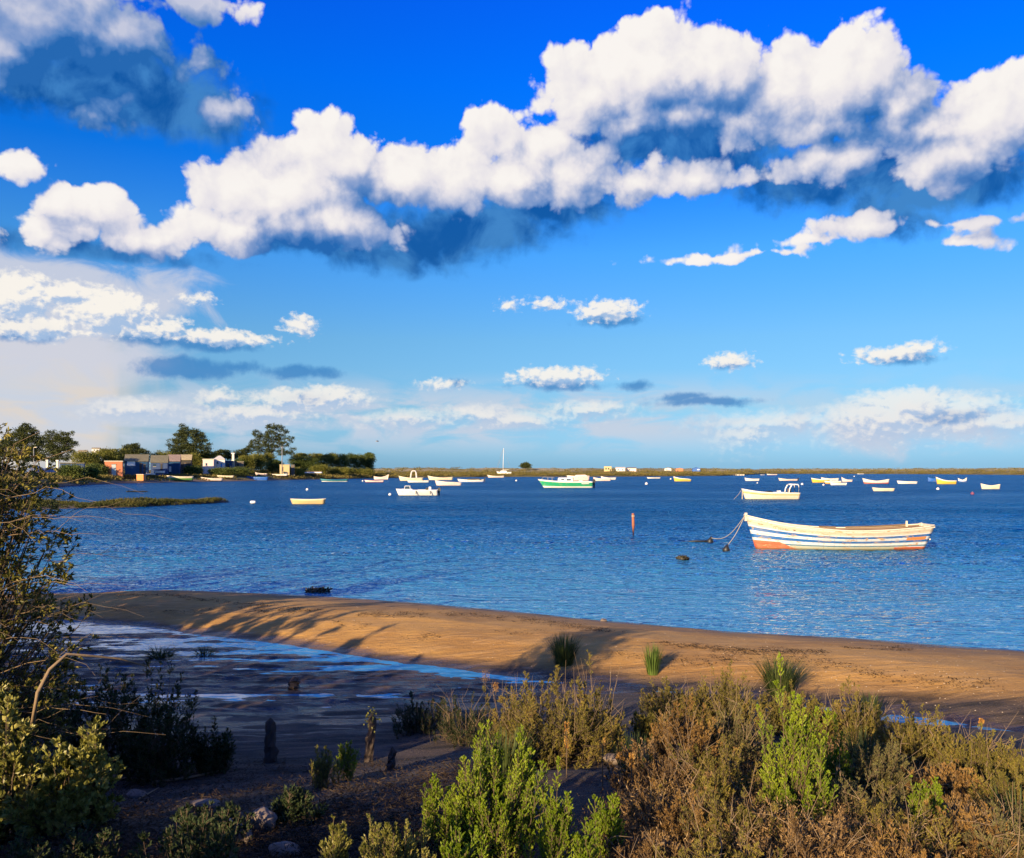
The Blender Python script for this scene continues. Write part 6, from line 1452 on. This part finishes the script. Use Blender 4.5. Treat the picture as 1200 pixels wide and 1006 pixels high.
# grass among the scrub and orange spikes
for i, (px, py, H, R, N, m, lab) in enumerate(((745, 905, 0.22, 0.16, 150, 'rush', 'blue-green grass tuft right of the central olive shrubs'), (1010, 900, 0.26, 0.18, 180, 'rush', 'grass tuft behind the brown shrub right of the pyramid one'), (1195, 985, 0.24, 0.24, 220, 'rush', 'grass tuft low at the right edge'), (590, 905, 0.26, 0.22, 220, 'rush', 'grass tuft at the foot of the grassy olive shrub'))):
    x, y, z = ground_hit(px, py); tuft('grass_tuft', x, y, H, R, N, lab, m, 90 + i, group='grass tufts among the scrub')
def flower(px, py, h_px, w_px, label, seed):
    x, y, z = ground_hit(px, py + 50); k = y / F; rg = np.random.default_rng(seed); zt = EYE + (HZ - (py - h_px / 2)) * k; H = zt - z
    root = empty('flower_spike', (x, y, z), 0, label, 'flower', 'orange flower spikes')
    n = 170; t = rg.uniform(0, 1, n); a = rg.uniform(0, 6.28, n); r = w_px * k / 2 * rg.uniform(0.2, 1, n); P = np.stack([np.cos(a) * r, np.sin(a) * r, H - h_px * k * (1 - t)], 1)
    V, Fq = leaf_quads(P, np.stack([np.cos(a), np.sin(a), np.full(n, 0.8)], 1), 0.010, 0.006, rg, 0.2); obj('flower_head', np_mesh('flower_head', V, Fq, [MAT['flower']]), root)
    MB().tube([(0, 0, -0.02), (0, 0, H - h_px * k * 0.3)], 0.003, 5).build('stalk', MAT['twig'], root)
for i, f in enumerate(((569, 792, 14, 9, 'yellow-orange flower spike topmost at left of the olive shrubs'), (581, 806, 11, 6, 'reddish orange flower spike beside the topmost one'), (664, 862, 30, 4, 'tall thin orange flower spike in front of the central olive shrub'), (706, 876, 22, 6, 'pale orange flower spike above the bare patch'),
                       (727, 887, 8, 9, 'yellow-orange flower head lying by the grey-green shrub'), (740, 892, 16, 4, 'short orange spike right of the flower head'), (1150, 846, 6, 5, 'tiny pale orange spike at the foot of the bar'))): flower(*f, seed=300 + i)

# ------------------------------------------------------------------ posts, stumps, stones, driftwood
def rough_post(px, py, h_px, w_px, name, label, mat, seed, top=None, taper=0.7, lean=0.0, cat='post'):
    x, y, z = ground_hit(px, py); k = y / F; H = h_px * k; W = w_px * k / 2; rg = np.random.default_rng(seed); n = 10; rows = 9; V = []
    for i in range(rows):
        t = i / (rows - 1); w = W * (1 + (taper - 1) * t)
        for j in range(n):
            a = 2 * math.pi * j / n; rr = w * (1 + 0.22 * rg.normal()); V.append((math.cos(a) * rr + lean * H * t, math.sin(a) * rr, H * t - 0.05 + (0.06 * H * rg.normal() if i == rows - 1 else 0)))
    V.append((lean * H, 0, H * 1.0)); c = len(V) - 1
    mb = MB(); mb.v = V
    for i in range(rows - 1):
        for j in range(n): mb.f.append((i * n + j, i * n + (j + 1) % n, (i + 1) * n + (j + 1) % n, (i + 1) * n + j)); mb.m.append(0)
    for j in range(n): mb.f.append(((rows - 1) * n + j, (rows - 1) * n + (j + 1) % n, c)); mb.m.append(0)
    root = empty(name, (x, y, z), 0, label, cat); mb.build('shaft', MAT[mat], root)
    if top:  # yellow leaf flecks colour in the sunlight on the post top
        P = rg.normal(size=(90, 3)) * [W * 0.9, W * 0.9, H * 0.09] + [lean * H, 0, H * 0.88]; Vv, Fq = leaf_quads(P, rg.normal(size=(90, 3)) + [0, 0, 0.3], W * 0.7, W * 0.5, rg, 0.2); obj('sunlit_flecks', np_mesh('sunlit_flecks', Vv, Fq, [MAT[top]]), root)
rough_post(317, 893, 52, 17, 'tree_stump', 'dark ragged stump standing at the edge of the mud', 'driftwood', 1, taper=0.6, cat='stump')
rough_post(431, 893, 57, 9, 'wooden_post', 'thin leaning post, its sunlit top put in as yellow flecks', 'driftwood', 2, top='leafy', taper=1.0, lean=0.09)
rough_post(457, 902, 27, 13, 'tree_stump', 'small crooked stump right of the thin post', 'driftwood', 3, taper=0.6, cat='stump', lean=0.1)
rough_post(344, 806, 13, 13, 'tree_stump', 'low dark block-like stump in the puddles', 'driftwood', 4, taper=0.85, cat='stump')
MAT['rock'] = paint('grey_brown_rock', (0.17, 0.13, 0.10), 0.95, wear=(0.07, 0.055, 0.045), wear_amt=0.10, scale=9); MAT['palerock'] = paint('pale_stone', (0.22, 0.22, 0.24), 0.8, scale=12)
def rock(px, py, w, h, label, seed, mat='rock', name='rock', cat='rock', sink=0.25, edge=0.0, group=None, dz=0.0):
    x, y, z = ground_hit(px, py); k = y / F; mb = MB(); mb.sphere((0, 0, 0), 1.0, 0, 22, 14); V = np.array(mb.v); r2 = np.random.default_rng(seed)
    f = 1 + 0.30 * fbm2(V[:, 0] * 1.3 + V[:, 2], V[:, 1] * 1.3 - V[:, 2] * 0.7, 1.0, 4, seed)
    for _ in range(7):      # flattened facets
        nrm = rand_unit(1, r2)[0]; dd = V @ nrm; lim = r2.uniform(0.55, 0.8); V = np.where((dd > lim)[:, None], V - (dd - lim)[:, None] * nrm, V)
    V = V * f[:, None] * [w * k / 2, w * k / 2 * 0.8, h * k / 2]; mb.v = [tuple(v) for v in V]
    return mb.build(name, MAT[mat], smooth=True, loc=(x, y, z + h * k * (0.5 - sink) + dz), label=label, cat=cat, group=group)
GR = 'stones on the bank'
rock(311, 975, 38, 36, 'rounded boulder in the shade at bottom left of centre', 5, group=GR); rock(284, 990, 22, 26, 'smaller stone at the left foot of the boulder', 6, group=GR); rock(330, 1003, 40, 18, 'flat stone below the boulder', 7, group=GR)
rock(268, 972, 30, 16, 'crumpled pale bluish scrap beside the boulder', 8, 'palerock', 'plastic_scrap', 'litter'); rock(160, 933, 24, 9, 'grey flat stone lying below the shaded shrubs', 9, 'rock', group=GR); rock(240, 946, 34, 10, 'low brownish stone between the grey flat one and the boulder', 10, group=GR)
rock(740, 998, 24, 26, 'brown-grey rock at the bottom right of the green shrubs', 11, group=GR); rock(722, 893, 40, 14, 'low brown rock beside the yellow-orange flower head', 12, group=GR); rock(895, 975, 26, 14, 'small tan stone under the tall pyramid shrub', 13, group=GR)
rock(708, 728.5, 9, 4.5, 'small pale green-topped stone at the water edge of the sand bar', 14, 'rock', group=GR)
def stick(pts, r, label, mat='deadwood', name='branch'):
    P = []
    for (px, py, dd, up) in pts:
        x = (px - 600) / F * dd; P.append((x, dd, EYE + (HZ - py) / F * dd + up))
    MB().tube(P, [r * (1 - 0.6 * i / (len(P) - 1)) for i in range(len(P))], 6).build(name, MAT[mat], smooth=True, label=label, cat='branch')
stick([(38, 850, 4.6, 0), (44, 812, 4.6, 0), (58, 785, 4.65, 0), (78, 767, 4.7, 0), (110, 769, 4.8, 0), (140, 772, 4.9, 0), (172, 781, 5.0, 0)], 0.012, 'pale bare branch arching over the dark shrubs')
def lying_stick(pts, r, label, mat='deadwood'):
    P = [];
    for (px, py) in pts:
        x, y, z = ground_hit(px, py); P.append((x, y, z + r * 1.2))
    MB().tube(P, [r * (1 - 0.5 * i / (len(P) - 1)) for i in range(len(P))], 6).build('stick', MAT[mat], smooth=True, label=label, cat='stick', group='sticks lying on the bank')
lying_stick([(95, 902), (140, 915), (178, 917)], 0.016, 'grey stick lying left below the shaded shrubs'); lying_stick([(178, 920), (222, 914), (262, 905)], 0.014, 'grey stick lying right of the other, pointing to the stump'); lying_stick([(163, 938), (186, 925)], 0.008, 'short thin stick beside the grey flat stone')
lying_stick([(1040, 935), (1062, 975), (1070, 1000)], 0.012, 'dark bent stick in the scrub at lower right', 'driftwood'); lying_stick([(1120, 965), (1165, 972), (1190, 990)], 0.010, 'thin dark stick in the scrub at the right edge', 'driftwood'); lying_stick([(898, 985), (915, 968)], 0.012, 'short pale stick below the tall pyramid shrub')

# ------------------------------------------------------------------ dry litter and scrub nobody could count
def litter():
    rg = np.random.default_rng(55)
    px = rg.uniform(690, 1290, 9000); py = rg.uniform(850, 1075, 9000)
    top = np.interp(px, [690, 760, 850, 1000, 1100, 1290], [985, 900, 872, 880, 895, 930])
    ok = (py > top) & ((px > 740) | (rg.random(9000) < 0.5)); P = ground_hits(px[ok], py[ok]); k = len(P)
    Rr = rg.uniform(0.03, 0.11, k) * (0.6 + 0.9 * sstep(-0.2, 0.35, fbm2(P[:, 0], P[:, 1], 2.2, 3, 3))); n = 60
    u = rand_unit(k * n, rg); u[:, 2] = np.abs(u[:, 2]); c = np.repeat(P, n, 0) + u * rg.uniform(0.05, 1, (k * n, 1)) * np.repeat(Rr, n)[:, None] * [1.3, 1.3, 1.4]
    D = u * 0.6 + rg.normal(size=c.shape) * [0.9, 0.9, 0.8] + [0, 0, 0.35]
    L = rg.uniform(0.006, 0.034, len(c)); V, Fq = leaf_quads(c, D, L, rg.uniform(0.0015, 0.0055, len(c)), rg, 0.1)
    obj('dry_litter', np_mesh('dry_litter', V, Fq, [MAT['rust']]), kind='stuff', label='rusty brown dry twigs and leaves covering the right bank', cat='dry scrub')
    # litter over the left bank, coloured dark in place of shade
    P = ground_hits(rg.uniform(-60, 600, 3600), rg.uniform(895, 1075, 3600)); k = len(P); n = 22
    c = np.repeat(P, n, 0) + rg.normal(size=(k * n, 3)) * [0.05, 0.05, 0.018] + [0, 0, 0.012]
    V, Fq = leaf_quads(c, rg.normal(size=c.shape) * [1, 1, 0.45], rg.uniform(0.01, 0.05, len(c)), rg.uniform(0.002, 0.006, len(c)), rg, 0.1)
    obj('bank_litter', np_mesh('bank_litter', V, Fq, [MAT['shadelitter_wrack']]), kind='stuff', label='dry stalks and leaves strewn over the left bank, its shade put into their dark colour', cat='dry scrub')
    # weed and debris left along the tide line of the bar
    m = 2600; px = rg.uniform(80, 1230, m); tl = 0.80 + 0.10 * np.sin(px * 0.013) + rg.normal(size=m) * 0.03; tl[::3] = 0.55 + 0.1 * np.sin(px[::3] * 0.021 + 1) + rg.normal(size=len(tl[::3])) * 0.05
    a = np.interp(px, bar_far[:, 0], bar_far[:, 1]); b = np.interp(px, bar_near[:, 0], bar_near[:, 1]); P = ground_hits(px, b + (a - b) * tl, 1500); P = P[fbm2(P[:, 0], P[:, 1], 0.9, 3, 18) > -0.05]; k = len(P); n = 7
    c = np.repeat(P, n, 0) + rg.normal(size=(k * n, 3)) * [0.035, 0.02, 0.003] + [0, 0, 0.008]
    V, Fq = leaf_quads(c, rg.normal(size=c.shape) * [1, 1, 0.15], rg.uniform(0.01, 0.035, len(c)), rg.uniform(0.004, 0.010, len(c)), rg, 0.1)
    obj('tide_wrack', np_mesh('tide_wrack', V, Fq, [MAT['shadelitter_wrack']]), kind='stuff', label='thin line of dark weed scraps left by the tide on the sand bar', cat='seaweed')
    # pale shells and pebbles on the bar
    m = 1500; px = rg.uniform(330, 1230, m); t = rg.uniform(0.1, 0.97, m); a = np.interp(px, bar_far[:, 0], bar_far[:, 1]); b = np.interp(px, bar_near[:, 0], bar_near[:, 1]); P = ground_hits(px, b + (a - b) * t, 1500)
    P = P[(fbm2(P[:, 0], P[:, 1], 1.2, 3, 8) + rg.uniform(-0.3, 0.3, m)) > 0.02]; P[:, 2] += 0.002
    k = len(P); s = 0.0025 + 0.008 * rg.uniform(0, 1, k) ** 3; th = rg.uniform(0, 6.28, k); V = []
    for (a, b, c_) in ((1, 0, 0), (0, 1, 0), (-1, 0, 0), (0, -1, 0), (0, 0, 0.7)):
        V.append(P + np.stack([s * (a * np.cos(th) - b * np.sin(th)), s * (a * np.sin(th) + b * np.cos(th)), s * c_], 1))
    V = np.stack(V, 1).reshape(-1, 3); base = np.arange(k)[:, None] * 5; Ft = np.concatenate([base + np.array([[i, (i + 1) % 4, 4]]) for i in range(4)])
    MAT['shell'] = paint('shell', (0.55, 0.44, 0.30), 0.6)
    obj('shell_fragments', np_mesh('shell_fragments', V, Ft, [MAT['shell']]), kind='stuff', label='pale shell fragments scattered over the sand bar', cat='shells')
litter()

# ------------------------------------------------------------------ bushes beside and behind the camera: their shadows lie over the left foreground
def side_bush(x, y, top, R, seed, label, N=520, leaf='bushleaf'):
    z = gz(x, y); H = top - z
    return shrub('shade_bush', x, y, H, R, N, label, leaf=leaf, W=0.12, Ls=0.4, n_side=16, n_leaf=7, ll=0.07, lw=0.045, up=0.5, seed=seed, cat='bush', group='bushes left of the viewpoint', stem_r=0.01, inner=0.2)
SB = [(-2.1, 1.1, 1.95, 0.8), (-3.2, 1.8, 1.85, 0.6), (-9.4, 10.2, 3.8, 1.1), (-4.7, 3.0, 1.95, 0.8), (-5.7, 3.6, 2.3, 1.0), (-7.0, 5.0, 2.6, 1.2), (-8.6, 6.6, 3.2, 1.5), (-10.2, 8.4, 3.8, 1.7), (-12.0, 10.2, 4.2, 1.8), (-14.0, 12.2, 4.2, 1.8), (-4.3, 0.8, 1.95, 0.8), (-6.5, 2.4, 2.5, 1.1), (-9.5, 4.5, 3.0, 1.5), (-12.5, 7.5, 3.6, 1.8)]
ON = ['nearest low', 'second low', 'tall bar-side', 'third low', 'fourth', 'fifth', 'sixth', 'seventh', 'eighth', 'farthest', 'nearest back', 'second back', 'third back', 'farthest back']
for i, (x, y, t, R) in enumerate(SB): side_bush(x, y, t, R, 400 + i, ON[i] + ' leafy bush in the row on the bank left of the viewpoint')
